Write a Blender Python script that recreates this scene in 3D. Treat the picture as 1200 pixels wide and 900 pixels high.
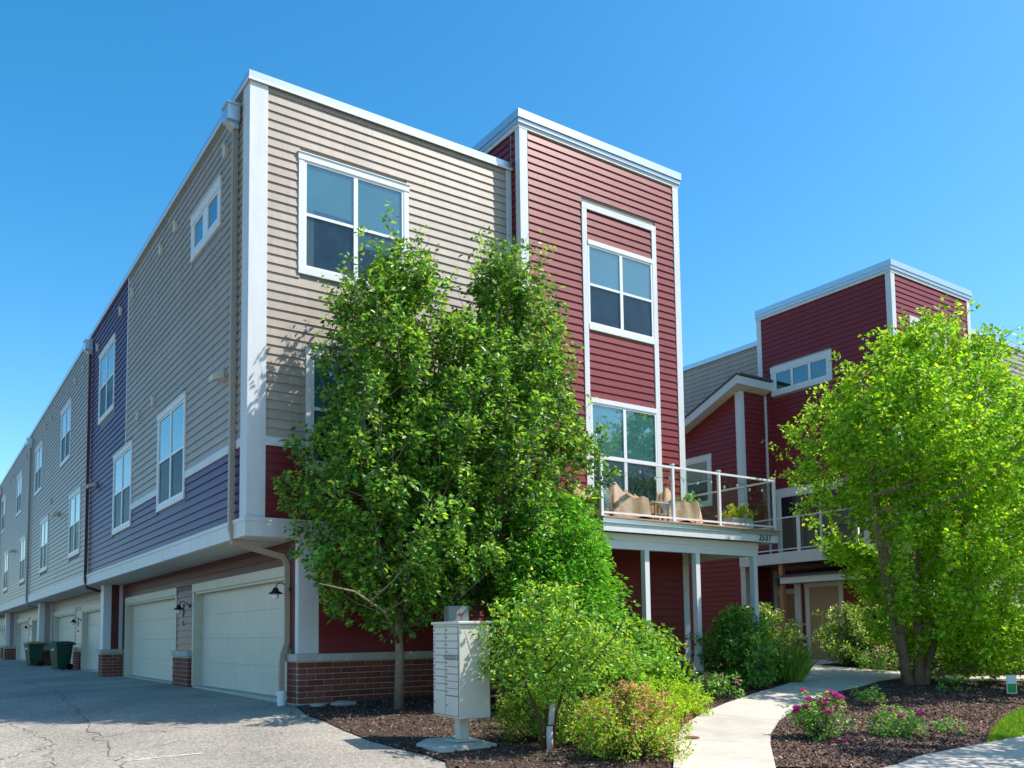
import bpy, bmesh, math, random
import numpy as np
from mathutils import Matrix, Vector

for o in list(bpy.data.objects):
    bpy.data.objects.remove(o, do_unlink=True)
SC = bpy.context.scene
COL = SC.collection
random.seed(7)
RNG = np.random.default_rng(11)

# ------------------------------------------------------------------ camera
FPX, PPY = 1024.13, 665.09
PITCH, ROLL, YAW = .0760273, -.013789, .606866
CAMLOC = Vector((-4.55094, -14.12717, 1.6))
cp, sp, cr, sr = math.cos(PITCH), math.sin(PITCH), math.cos(ROLL), math.sin(ROLL)
FW = Vector((0, cp, sp)); RT = Vector((1, 0, 0)); UP = Vector((0, -sp, cp))
R2 = cr * RT + sr * UP; U2 = -sr * RT + cr * UP
rz = Matrix.Rotation(-YAW, 3, 'Z')
FW, R2, U2 = rz @ FW, rz @ R2, rz @ U2
cam = bpy.data.cameras.new('camera')
camo = bpy.data.objects.new('camera', cam); COL.objects.link(camo)
cam.sensor_width = 36.0; cam.lens = FPX / 1200 * 36
cam.shift_y = (PPY - 450) / 1200
cam.clip_start = .1; cam.clip_end = 6000
M = Matrix.Identity(4)
for i in range(3):
    M[i][0] = R2[i]; M[i][1] = U2[i]; M[i][2] = -FW[i]; M[i][3] = CAMLOC[i]
camo.matrix_world = M
SC.camera = camo

# ------------------------------------------------------------------ light
SUN_EL = math.radians(52)
SUN_AZ = math.atan2(.80, -.60)          # clockwise from +Y
world = bpy.data.worlds.new('World'); SC.world = world; world.use_nodes = True
nt = world.node_tree; nt.nodes.clear()
wo = nt.nodes.new('ShaderNodeOutputWorld'); bg = nt.nodes.new('ShaderNodeBackground')
sky = nt.nodes.new('ShaderNodeTexSky'); sky.sky_type = 'NISHITA'; sky.sun_disc = False
sky.sun_elevation = SUN_EL; sky.sun_rotation = SUN_AZ
sky.altitude = 0; sky.air_density = 1.0; sky.dust_density = 0.8; sky.ozone_density = 1.6
bg.inputs['Strength'].default_value = .13
hsv = nt.nodes.new('ShaderNodeHueSaturation'); hsv.inputs['Saturation'].default_value = 1.42; hsv.inputs['Hue'].default_value = .49; hsv.inputs['Value'].default_value = 1.42
nt.links.new(sky.outputs[0], hsv.inputs['Color']); nt.links.new(hsv.outputs[0], bg.inputs[0]); nt.links.new(bg.outputs[0], wo.inputs[0])
sl = bpy.data.lights.new('sun', 'SUN'); sl.energy = 5.0; sl.angle = math.radians(.53); sl.color = (1, .95, .87)
so = bpy.data.objects.new('sun', sl); COL.objects.link(so)
sd = Vector((math.sin(SUN_AZ) * math.cos(SUN_EL), math.cos(SUN_AZ) * math.cos(SUN_EL), math.sin(SUN_EL)))
so.rotation_euler = sd.to_track_quat('Z', 'Y').to_euler(); so.location = sd * 60
SC.view_settings.view_transform = 'Standard'; SC.view_settings.look = 'None'
SC.view_settings.gamma = 1; SC.view_settings.exposure = .42
SC.view_settings.use_curve_mapping = False

# ------------------------------------------------------------------ materials
MATS = {}
def nmat(name):
    m = bpy.data.materials.new(name); m.use_nodes = True
    t = m.node_tree; b = t.nodes['Principled BSDF']
    return m, t, b
def simple(name, col, rough=.6, spec=.3, noise=None, bump=None, objvar=0, metal=0, streak=0):
    """noise=(scale, amount) colour mottling; bump=(scale, strength); objvar = per object brightness variation"""
    m, t, b = nmat(name)
    b.inputs['Roughness'].default_value = rough; b.inputs['Specular IOR Level'].default_value = spec
    b.inputs['Metallic'].default_value = metal
    N = t.nodes.new; L = t.links.new
    rgb = N('ShaderNodeRGB'); rgb.outputs[0].default_value = (*col, 1)
    out = rgb.outputs[0]
    tc = N('ShaderNodeNewGeometry')
    if noise:
        for k, (sc, am) in enumerate([noise] if not isinstance(noise[0], tuple) else noise):
            n = N('ShaderNodeTexNoise'); n.inputs['Scale'].default_value = sc; n.inputs['Detail'].default_value = 5
            n.inputs['Roughness'].default_value = .65
            L(tc.outputs['Position'], n.inputs['Vector'])
            mr = N('ShaderNodeMapRange'); mr.inputs[1].default_value = .25; mr.inputs[2].default_value = .75
            mr.inputs[3].default_value = 1 - am; mr.inputs[4].default_value = 1 + am
            L(n.outputs['Fac'], mr.inputs[0])
            mx = N('ShaderNodeVectorMath'); mx.operation = 'SCALE'
            L(out, mx.inputs[0]); L(mr.outputs[0], mx.inputs['Scale']); out = mx.outputs[0]
    if streak:          # rain streaks and grime running down
        mp = N('ShaderNodeMapping'); mp.inputs['Scale'].default_value = (5, 5, .35); L(tc.outputs['Position'], mp.inputs[0])
        n = N('ShaderNodeTexNoise'); n.inputs['Scale'].default_value = 1; n.inputs['Detail'].default_value = 6; n.inputs['Roughness'].default_value = .7
        L(mp.outputs[0], n.inputs['Vector'])
        mr = N('ShaderNodeMapRange'); mr.inputs[1].default_value = .35; mr.inputs[2].default_value = .62; mr.inputs[3].default_value = 1 - 2 * streak; mr.inputs[4].default_value = 1
        L(n.outputs['Fac'], mr.inputs[0])
        mx = N('ShaderNodeVectorMath'); mx.operation = 'SCALE'
        L(out, mx.inputs[0]); L(mr.outputs[0], mx.inputs['Scale']); out = mx.outputs[0]
    if objvar:
        oi = N('ShaderNodeObjectInfo')
        mr = N('ShaderNodeMapRange'); mr.inputs[3].default_value = 1 - objvar; mr.inputs[4].default_value = 1 + objvar
        L(oi.outputs['Random'], mr.inputs[0])
        mx = N('ShaderNodeVectorMath'); mx.operation = 'SCALE'
        L(out, mx.inputs[0]); L(mr.outputs[0], mx.inputs['Scale']); out = mx.outputs[0]
    L(out, b.inputs['Base Color'])
    if bump:
        n = N('ShaderNodeTexNoise'); n.inputs['Scale'].default_value = bump[0]; n.inputs['Detail'].default_value = 6
        L(tc.outputs['Position'], n.inputs['Vector'])
        bp = N('ShaderNodeBump'); bp.inputs['Strength'].default_value = bump[1]; bp.inputs['Distance'].default_value = .02
        L(n.outputs['Fac'], bp.inputs['Height']); L(bp.outputs[0], b.inputs['Normal'])
    MATS[name] = m
    return m
def siding_mat(name, col):
    """painted fibre cement: faint wood grain stretched along the wall, slight dirt"""
    m = simple(name, col, .41, .25, streak=.07, noise=((.7, .07), (9, .05)), objvar=.05)
    t = m.node_tree; b = t.nodes['Principled BSDF']
    g = t.nodes.new('ShaderNodeNewGeometry'); mp = t.nodes.new('ShaderNodeMapping')
    mp.inputs['Scale'].default_value = (3, 3, 70)
    n = t.nodes.new('ShaderNodeTexNoise'); n.inputs['Scale'].default_value = 1; n.inputs['Detail'].default_value = 3
    bp = t.nodes.new('ShaderNodeBump'); bp.inputs['Strength'].default_value = .25; bp.inputs['Distance'].default_value = .004
    t.links.new(g.outputs['Position'], mp.inputs[0]); t.links.new(mp.outputs[0], n.inputs['Vector'])
    t.links.new(n.outputs['Fac'], bp.inputs['Height']); t.links.new(bp.outputs[0], b.inputs['Normal'])
    return m
siding_mat('tan', (.405, .332, .275))
siding_mat('red', (.215, .030, .034))
siding_mat('red_skysheen', (.10, .043, .11))  # red siding of the left wall with blue sky sheen mixed into its colour
siding_mat('red_shaded', (.12, .033, .025))  # same red paint, shade of the garage recess darkened into its colour
simple('white', (.66, .665, .67), .5, .35, noise=((1.3, .05), (14, .03)), streak=.05)
simple('trim_white', (.70, .70, .70), .45, .35, noise=(3, .03))
simple('vinyl', (.76, .76, .76), .35, .4)
simple('soffit', (.62, .58, .50), .7, .2, noise=(4, .05))
simple('coping', (.55, .59, .63), .30, .5, noise=(2, .04), metal=.75)
simple('wallcore', (.25, .23, .2), .9)
simple('doorpaint', (.60, .57, .47), .5, .35, noise=((1.1, .07), (6, .04)), streak=.02)
simple('doortrim', (.58, .55, .44), .55, .3, noise=((2.5, .07), (20, .05)))
simple('downspout', (.36, .29, .22), .45, .4, noise=(5, .06))
simple('downspout_red', (.12, .035, .035), .45, .4, noise=(5, .06))
simple('downspout_grey', (.30, .28, .27), .45, .4, noise=(5, .06))
simple('pvc', (.75, .76, .77), .4, .4, noise=(8, .05))
simple('iron', (.012, .012, .014), .4, .5)
simple('brick', (.21, .062, .042), .8, .2, noise=((30, .18), (5, .12)), bump=(60, .5), objvar=.22)
simple('mortar', (.55, .47, .41), .9, .1, noise=(40, .1), bump=(80, .5))
simple('capstone', (.50, .49, .45), .75, .2, noise=((12, .12), (2, .1)), bump=(50, .3), streak=.1)
simple('tan_door', (.36, .26, .17), .5, .3, noise=(3, .05))
simple('wood', (.42, .22, .11), .6, .3, noise=((8, .15), (50, .1)))
simple('deckwood', (.44, .25, .15), .65, .25, noise=((8, .2), (40, .12)), objvar=.12)
simple('shingle', (.10, .10, .11), .85, .2, noise=((20, .25), (2, .1)), bump=(60, .5))
simple('number', (.035, .04, .045), .5, .3)
simple('boxpaint', (.60, .57, .49), .45, .4, noise=((2, .04), (12, .03)))
simple('boxdark', (.16, .16, .15), .5, .4)
simple('metergrey', (.22, .24, .23), .5, .4, noise=(6, .08))
simple('redsticker', (.30, .045, .025), .5, .3)
simple('binplastic', (.012, .055, .035), .42, .4, noise=(8, .08))
simple('binlid', (.42, .24, .012), .45, .4, noise=(8, .08))
simple('tyre', (.012, .012, .012), .7, .2)
simple('cover', (.44, .25, .155), .62, .25, noise=((5, .12), (25, .07)), bump=(9, .8))
simple('terracotta', (.34, .30, .24), .75, .2, noise=(14, .12))
simple('potgreen', (.16, .21, .17), .6, .3, noise=(14, .2))
simple('concrete', (.52, .46, .39), .85, .15, noise=((3, .11), (45, .10), (.8, .13)), bump=(70, .3), objvar=.06)
simple('rust', (.22, .085, .035), .8, .2, noise=(25, .25))
simple('rock', (.42, .38, .33), .85, .15, noise=((7, .2), (40, .15)), bump=(20, .6))
simple('bark', (.25, .195, .135), .9, .1, noise=((14, .25), (60, .2)), bump=(30, .8))
simple('bark_birch', (.27, .18, .125), .85, .1, noise=((9, .35), (50, .25)), bump=(22, .9))
simple('twig', (.11, .075, .05), .85, .1, noise=(20, .2))
simple('treewrap', (.62, .60, .55), .8, .1, noise=(15, .12))
simple('signwhite', (.70, .74, .70), .5, .3)
simple('signgreen', (.03, .30, .07), .5, .3)
simple('soil', (.07, .05, .038), .95, .1, noise=((10, .3), (60, .3)), bump=(40, .9))
simple('farground', (.09, .10, .05), .95, .1, noise=((.4, .2), (8, .2)))
simple('lawnsoil', (.06, .085, .02), .95, .1, noise=((3, .2), (30, .25)))
simple('bulb', (.8, .8, .78), .2, .5)
simple('crackfill', (.16, .145, .125), .9, .15, noise=(60, .3))
simple('roadpaint', (.55, .53, .50), .8, .2, noise=(25, .18))

# asphalt with aggregate
m, t, b = nmat('asphalt'); MATS['asphalt'] = m
N, L = t.nodes.new, t.links.new
gp = N('ShaderNodeNewGeometry')
v = N('ShaderNodeTexVoronoi'); v.inputs['Scale'].default_value = 48; L(gp.outputs['Position'], v.inputs['Vector'])
n1 = N('ShaderNodeTexNoise'); n1.inputs['Scale'].default_value = .55; n1.inputs['Detail'].default_value = 6; L(gp.outputs['Position'], n1.inputs['Vector'])
n2 = N('ShaderNodeTexNoise'); n2.inputs['Scale'].default_value = 22; n2.inputs['Detail'].default_value = 7; n2.inputs['Roughness'].default_value = .75; L(gp.outputs['Position'], n2.inputs['Vector'])
sep = N('ShaderNodeSeparateColor'); L(v.outputs['Color'], sep.inputs[0])
r1 = N('ShaderNodeValToRGB'); r1.color_ramp.elements[0].position = .28; r1.color_ramp.elements[1].position = .8; r1.color_ramp.elements[0].color = (.20, .178, .15, 1); r1.color_ramp.elements[1].color = (.50, .44, .365, 1)
mx = N('ShaderNodeMath'); mx.operation = 'MULTIPLY_ADD'; mx.inputs[1].default_value = .45; L(sep.outputs[0], mx.inputs[0])
mx2 = N('ShaderNodeMath'); mx2.operation = 'MULTIPLY'; mx2.inputs[1].default_value = .62; L(n2.outputs['Fac'], mx2.inputs[0])
L(mx2.outputs[0], mx.inputs[2]); L(mx.outputs[0], r1.inputs[0])
mr = N('ShaderNodeMapRange'); mr.inputs[1].default_value = .3; mr.inputs[2].default_value = .7; mr.inputs[3].default_value = .76; mr.inputs[4].default_value = 1.14; L(n1.outputs['Fac'], mr.inputs[0])
sc = N('ShaderNodeVectorMath'); sc.operation = 'SCALE'; L(r1.outputs[0], sc.inputs[0]); L(mr.outputs[0], sc.inputs['Scale'])
wn = N('ShaderNodeTexNoise'); wn.inputs['Scale'].default_value = 2.2; wn.inputs['Detail'].default_value = 5; L(gp.outputs['Position'], wn.inputs['Vector'])
wv = N('ShaderNodeVectorMath'); wv.operation = 'MULTIPLY_ADD'; wv.inputs[1].default_value = (.55, .55, 0); L(wn.outputs['Color'], wv.inputs[0]); L(gp.outputs['Position'], wv.inputs[2])
fl = N('ShaderNodeVectorMath'); fl.operation = 'MULTIPLY'; fl.inputs[1].default_value = (1, 1, 0); L(wv.outputs[0], fl.inputs[0])
cv = N('ShaderNodeTexVoronoi'); cv.feature = 'DISTANCE_TO_EDGE'; cv.inputs['Scale'].default_value = .75; L(fl.outputs[0], cv.inputs['Vector'])
cm_ = N('ShaderNodeMapRange'); cm_.inputs[1].default_value = .002; cm_.inputs[2].default_value = .012; cm_.inputs[3].default_value = 1; cm_.inputs[4].default_value = 0; L(cv.outputs['Distance'], cm_.inputs[0])
ck = N('ShaderNodeTexNoise'); ck.inputs['Scale'].default_value = .45; L(gp.outputs['Position'], ck.inputs['Vector'])
ckm = N('ShaderNodeMapRange'); ckm.inputs[1].default_value = .48; ckm.inputs[2].default_value = .58; L(ck.outputs['Fac'], ckm.inputs[0])
cmm = N('ShaderNodeMath'); cmm.operation = 'MULTIPLY'; L(cm_.outputs[0], cmm.inputs[0]); L(ckm.outputs[0], cmm.inputs[1])
cmx = N('ShaderNodeMath'); cmx.operation = 'MULTIPLY'; cmx.inputs[1].default_value = .6; L(cmm.outputs[0], cmx.inputs[0])
cmix = N('ShaderNodeMixRGB'); cmix.inputs[2].default_value = (.09, .082, .072, 1); L(cmx.outputs[0], cmix.inputs[0]); L(sc.outputs[0], cmix.inputs[1])
L(cmix.outputs[0], b.inputs['Base Color']); b.inputs['Roughness'].default_value = .9; b.inputs['Specular IOR Level'].default_value = .2
bp = N('ShaderNodeBump'); bp.inputs['Strength'].default_value = .6; bp.inputs['Distance'].default_value = .01
L(mx.outputs[0], bp.inputs['Height']); L(bp.outputs[0], b.inputs['Normal'])

def glass_mat(name, col, ior, rough, spec=.5):
    m, t, b = nmat(name); MATS[name] = m
    b.inputs['Base Color'].default_value = (*col, 1); b.inputs['Roughness'].default_value = rough
    b.inputs['IOR'].default_value = ior; b.inputs['Specular IOR Level'].default_value = spec
    g = t.nodes.new('ShaderNodeNewGeometry'); n = t.nodes.new('ShaderNodeTexNoise'); n.inputs['Scale'].default_value = 1.1
    bp = t.nodes.new('ShaderNodeBump'); bp.inputs['Strength'].default_value = .08; bp.inputs['Distance'].default_value = .05
    t.links.new(g.outputs['Position'], n.inputs['Vector']); t.links.new(n.outputs['Fac'], bp.inputs['Height'])
    t.links.new(bp.outputs[0], b.inputs['Normal'])
glass_mat('glass_dark', (.012, .02, .025), 1.6, .03)
def clear_glass(name, tint, base, grazing, rough, wob):
    m = bpy.data.materials.new(name); m.use_nodes = True; MATS[name] = m
    t = m.node_tree; t.nodes.clear(); N = t.nodes.new; L = t.links.new
    o_ = N('ShaderNodeOutputMaterial'); mix = N('ShaderNodeMixShader'); tr = N('ShaderNodeBsdfTransparent'); tr.inputs[0].default_value = (*tint, 1)
    gl = N('ShaderNodeBsdfGlossy'); gl.inputs['Roughness'].default_value = rough
    g_ = N('ShaderNodeNewGeometry'); n = N('ShaderNodeTexNoise'); n.inputs['Scale'].default_value = 1.3
    bp = N('ShaderNodeBump'); bp.inputs['Strength'].default_value = wob; bp.inputs['Distance'].default_value = .05
    L(g_.outputs['Position'], n.inputs['Vector']); L(n.outputs['Fac'], bp.inputs['Height']); L(bp.outputs[0], gl.inputs['Normal'])
    fr = N('ShaderNodeLayerWeight'); fr.inputs[0].default_value = .5
    pw = N('ShaderNodeMath'); pw.operation = 'POWER'; pw.inputs[1].default_value = 3; L(fr.outputs['Facing'], pw.inputs[0])
    ma = N('ShaderNodeMath'); ma.operation = 'MULTIPLY_ADD'; ma.inputs[1].default_value = grazing; ma.inputs[2].default_value = base; L(pw.outputs[0], ma.inputs[0])
    L(ma.outputs[0], mix.inputs[0]); L(tr.outputs[0], mix.inputs[1]); L(gl.outputs[0], mix.inputs[2]); L(mix.outputs[0], o_.inputs[0])
clear_glass('glass', (.72, .86, .88), .15, .65, .015, .1)
clear_glass('glass_screen', (.66, .74, .77), .05, .12, .12, .1)
simple('room', (.06, .09, .105), .8, .1, noise=((2.5, .6), (.8, .5)))
simple('curtain', (.30, .31, .28), .8, .1, noise=(9, .15))
simple('blind', (.28, .43, .41), .7, .2, noise=((1.5, .12), (40, .05)))
# clear railing glass
m = bpy.data.materials.new('railglass'); m.use_nodes = True; MATS['railglass'] = m
t = m.node_tree; t.nodes.clear()
o_ = t.nodes.new('ShaderNodeOutputMaterial'); mix = t.nodes.new('ShaderNodeMixShader'); tr = t.nodes.new('ShaderNodeBsdfTransparent')
tr.inputs[0].default_value = (.90, .94, .93, 1); gl = t.nodes.new('ShaderNodeBsdfGlossy'); gl.inputs['Roughness'].default_value = .02
fr = t.nodes.new('ShaderNodeLayerWeight'); fr.inputs[0].default_value = .5
pw = t.nodes.new('ShaderNodeMath'); pw.operation = 'POWER'; pw.inputs[1].default_value = 4; t.links.new(fr.outputs['Facing'], pw.inputs[0])
ma = t.nodes.new('ShaderNodeMath'); ma.operation = 'MULTIPLY_ADD'; ma.inputs[1].default_value = .5; ma.inputs[2].default_value = .03; t.links.new(pw.outputs[0], ma.inputs[0])
t.links.new(ma.outputs[0], mix.inputs[0]); t.links.new(tr.outputs[0], mix.inputs[1]); t.links.new(gl.outputs[0], mix.inputs[2]); t.links.new(mix.outputs[0], o_.inputs[0])

def leaf_mat(name, trans=.35, rough=.45, spec=.35, tcol=(1.5, 1.25, .5)):
    m = bpy.data.materials.new(name); m.use_nodes = True; MATS[name] = m
    t = m.node_tree; b = t.nodes['Principled BSDF']; out = t.nodes['Material Output']
    a = t.nodes.new('ShaderNodeAttribute'); a.attribute_name = 'tint'
    b.inputs['Roughness'].default_value = rough; b.inputs['Specular IOR Level'].default_value = spec
    t.links.new(a.outputs['Color'], b.inputs['Base Color'])
    tl = t.nodes.new('ShaderNodeBsdfTranslucent')
    vm = t.nodes.new('ShaderNodeVectorMath'); vm.operation = 'MULTIPLY'; vm.inputs[1].default_value = tcol
    t.links.new(a.outputs['Color'], vm.inputs[0]); t.links.new(vm.outputs[0], tl.inputs[0])
    mx = t.nodes.new('ShaderNodeMixShader'); mx.inputs[0].default_value = trans
    t.links.new(b.outputs[0], mx.inputs[1]); t.links.new(tl.outputs[0], mx.inputs[2]); t.links.new(mx.outputs[0], out.inputs[0])
leaf_mat('leaf', .48, .36, .5); leaf_mat('leaf_thin', .45, .5, .3); leaf_mat('conifer', .25, .6, .25); leaf_mat('petal', .3, .6, .2, (1, 1, 1))
leaf_mat('chip', .0, .9, .1, (1, 1, 1))

# ------------------------------------------------------------------ mesh helpers
class MB:
    def __init__(s): s.v = []; s.f = []
    def box(s, x0, x1, y0, y1, z0, z1):
        n = len(s.v)
        s.v += [(x0, y0, z0), (x1, y0, z0), (x1, y1, z0), (x0, y1, z0), (x0, y0, z1), (x1, y0, z1), (x1, y1, z1), (x0, y1, z1)]
        s.f += [tuple(n + i for i in q) for q in ((0, 3, 2, 1), (4, 5, 6, 7), (0, 1, 5, 4), (1, 2, 6, 5), (2, 3, 7, 6), (3, 0, 4, 7))]
        return s
    def prism(s, prof, axis, a, b):
        """prof: list of 2D pts; extruded along axis 'x' (pts are y,z), 'y' (x,z) or 'z' (x,y)"""
        n = len(s.v); k = len(prof)
        for t_ in (a, b):
            for p in prof:
                s.v.append({'x': (t_, p[0], p[1]), 'y': (p[0], t_, p[1]), 'z': (p[0], p[1], t_)}[axis])
        s.f.append(tuple(range(n, n + k))); s.f.append(tuple(range(n + 2 * k - 1, n + k - 1, -1)))
        for i in range(k):
            j = (i + 1) % k; s.f.append((n + i, n + j, n + k + j, n + k + i))
        return s
    def tube(s, pts, rad, n=6, cap=True):
        pts = [Vector(p) for p in pts]
        if not isinstance(rad, (list, tuple)): rad = [rad] * len(pts)
        base = len(s.v)
        prev = None
        for i, p in enumerate(pts):
            d = (pts[min(i + 1, len(pts) - 1)] - pts[max(i - 1, 0)]).normalized()
            if prev is None:
                a = Vector((0, 0, 1)) if abs(d.z) < .9 else Vector((1, 0, 0))
                u = d.cross(a).normalized()
            else:
                u = (prev - d * prev.dot(d)).normalized()
            prev = u; w = d.cross(u)
            for k in range(n):
                an = 2 * math.pi * (k + .5) / n
                q = p + (u * math.cos(an) + w * math.sin(an)) * rad[i]; s.v.append(tuple(q))
        for i in range(len(pts) - 1):
            for k in range(n):
                a = base + i * n + k; b_ = base + i * n + (k + 1) % n
                s.f.append((a, b_, b_ + n, a + n))
        if cap:
            s.f.append(tuple(base + k for k in range(n))[::-1]); s.f.append(tuple(base + (len(pts) - 1) * n + k for k in range(n)))
        return s
    def lathe(s, prof, c=(0, 0, 0), n=16):
        base = len(s.v)
        for r, z in prof:
            for k in range(n):
                a = 2 * math.pi * k / n; s.v.append((c[0] + r * math.cos(a), c[1] + r * math.sin(a), c[2] + z))
        for i in range(len(prof) - 1):
            for k in range(n):
                a = base + i * n + k; b_ = base + i * n + (k + 1) % n
                s.f.append((a, b_, b_ + n, a + n))
        s.f.append(tuple(base + k for k in range(n))[::-1]); s.f.append(tuple(base + (len(prof) - 1) * n + k for k in range(n)))
        return s
    def mesh(s, name, mat, smooth=False, bevel=0):
        me = bpy.data.meshes.new(name); me.from_pydata(s.v, [], s.f)
        bm = bmesh.new(); bm.from_mesh(me); bmesh.ops.recalc_face_normals(bm, faces=bm.faces)
        if bevel: bmesh.ops.bevel(bm, geom=list(bm.edges), offset=bevel, segments=1, affect='EDGES', profile=.5)
        bm.to_mesh(me); bm.free()
        me.materials.append(MATS[mat])
        if smooth:
            for p in me.polygons: p.use_smooth = True
        return me
def setp(o, label=None, cat=None, group=None, kind=None):
    if label: o['label'] = label
    if cat: o['category'] = cat
    if group: o['group'] = group
    if kind: o['kind'] = kind
    return o
def thing(name, label, cat, loc=(0, 0, 0), rotz=0, group=None):
    o = bpy.data.objects.new(name, None); COL.objects.link(o); o.empty_display_size = .3
    o.location = loc; o.rotation_euler = (0, 0, rotz)
    return setp(o, label, cat, group)
def obj(name, me, parent=None, loc=(0, 0, 0), rotz=0, scale=None, world=True):
    """link a mesh; with world=True loc is given in world space and the parent (unrotated) offset is removed"""
    o = bpy.data.objects.new(name, me); COL.objects.link(o)
    loc = Vector(loc)
    if parent is not None:
        o.parent = parent
        if world: loc = loc - parent.location
    o.location = loc; o.rotation_euler = (0, 0, rotz)
    if scale: o.scale = scale
    return o
def wpart(name, mb, mat, root, **k):
    """mesh given in world coordinates, parented to an unrotated root"""
    return obj(name, mb.mesh(name, mat, **k), root, (0, 0, 0))
def sub(name, mb, mat, part, **k):
    """sub-part in its part's local coordinates"""
    return obj(name, mb.mesh(name, mat, **k), part, (0, 0, 0), world=False)

def g(X, Y):
    Xc = min(max(X, -14), 30); Yc = min(max(Y, -13), 8)
    z = .44 + (.016 * Xc if Xc > 0 else .038 * Xc)
    if Yc < 0: z += .055 * Yc
    elif X > 2: z += .02 * Yc
    else: z += .006 * Yc
    return z
def sheet(name, poly, off, mat, step=1.0, thick=0, parent=None, jitter=0):
    """polygon laid over the terrain g(); thick>0 gives it a skirt"""
    bm = bmesh.new()
    f = bm.faces.new([bm.verts.new((p[0], p[1], 0)) for p in poly])
    xs = [p[0] for p in poly]; ys = [p[1] for p in poly]
    for ax, (a, b_) in ((0, (min(xs), max(xs))), (1, (min(ys), max(ys)))):
        k = math.ceil(a / step) * step
        while k < b_:
            co = [0, 0, 0]; no = [0, 0, 0]; co[ax] = k; no[ax] = 1
            bmesh.ops.bisect_plane(bm, geom=bm.verts[:] + bm.edges[:] + bm.faces[:], plane_co=co, plane_no=no)
            k += step
    bmesh.ops.triangulate(bm, faces=bm.faces[:])
    for v_ in bm.verts: v_.co.z = g(v_.co.x, v_.co.y) + off
    if thick:
        e = [e_ for e_ in bm.edges if e_.is_boundary]
        r = bmesh.ops.extrude_edge_only(bm, edges=e)
        for v_ in r['geom']:
            if isinstance(v_, bmesh.types.BMVert): v_.co.z -= thick
    bmesh.ops.recalc_face_normals(bm, faces=bm.faces)
    me = bpy.data.meshes.new(name); bm.to_mesh(me); bm.free()
    top = sum(p.normal.z * p.area for p in me.polygons)
    if top < 0: me.flip_normals()
    me.materials.append(MATS[mat])
    o = bpy.data.objects.new(name, me); COL.objects.link(o)
    if parent is not None: o.parent = parent
    return o

# ------------------------------------------------------------------ building kit
EXP = .158
PLANK = {}
for c in ('tan', 'red', 'red_skysheen'):
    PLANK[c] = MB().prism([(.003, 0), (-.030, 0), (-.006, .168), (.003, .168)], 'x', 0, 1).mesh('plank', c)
def intervals(u0, u1, z, holes, ex=EXP):
    segs = [(u0, u1)]
    for a, b_, za, zb in holes:
        if z + ex > za and z < zb:
            n = []
            for s, e in segs:
                if b_ <= s or a >= e: n.append((s, e)); continue
                if a > s: n.append((s, a))
                if b_ < e: n.append((b_, e))
            segs = n
    return [s for s in segs if s[1] - s[0] > .015]
def rows(root, wall, u0, u1, z0, z1, mat, holes=(), joined=None, joints=False):
    """lap siding, one object per plank (or collected in a MB when joined is given). wall=('y',Y) faces -Y, ('x',X) faces -X"""
    z = z0; ax, c = wall
    while z < z1 - .02:
        zs = min(1, (z1 - z) / .168)
        segs_ = []
        for s, e in intervals(u0, u1, z, holes):
            if joints and e - s > 4.2:
                jx = s + (e - s) * (.28 + .44 * ((int(round(z / EXP)) * 7) % 5) / 4); segs_ += [(s, jx - .0015), (jx + .0015, e)]
            else: segs_.append((s, e))
        for s, e in segs_:
            if joined is not None:
                h = .168 * zs; pr = [(.003, 0), (-.030, 0), (-.006, h), (.003, h)]
                if ax == 'y': joined.prism([(c + y, z + q) for y, q in pr], 'x', s, e)
                else: joined.prism([(c + y, z + q) for y, q in pr], 'y', s, e)
            else:
                if ax == 'y': obj('plank', PLANK[mat], root, (s, c, z), 0, (e - s, 1, zs))
                else: obj('plank', PLANK[mat], root, (c, e, z), -math.pi / 2, (e - s, 1, zs))
        z += EXP
BW, BH, BD, CO = .296, .088, .09, .0985
BRICK = {}
def brickmesh(w):
    k = round(w, 3)
    if k not in BRICK: BRICK[k] = MB().box(0, w, -.012, BD - .012, 0, BH).mesh('brick', 'brick', bevel=.005)
    return BRICK[k]
def bricks(root, wall, u0, u1, z0, n, odd=0):
    """running bond on a mortar core whose face is at the wall plane; bricks 12 mm proud"""
    ax, c = wall
    for r in range(n):
        z = z0 + r * CO; u = u0 - (BW + .01) / 2 * ((r + odd) % 2)
        while u < u1 - .02:
            a, b_ = max(u, u0), min(u + BW, u1)
            if b_ - a > .03:
                if ax == 'y': obj('brick', brickmesh(b_ - a), root, (a, c, z))
                else: obj('brick', brickmesh(b_ - a), root, (c, b_, z), -math.pi / 2)
            u += BW + .01
WCACHE = {}; WN = [0]
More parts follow.
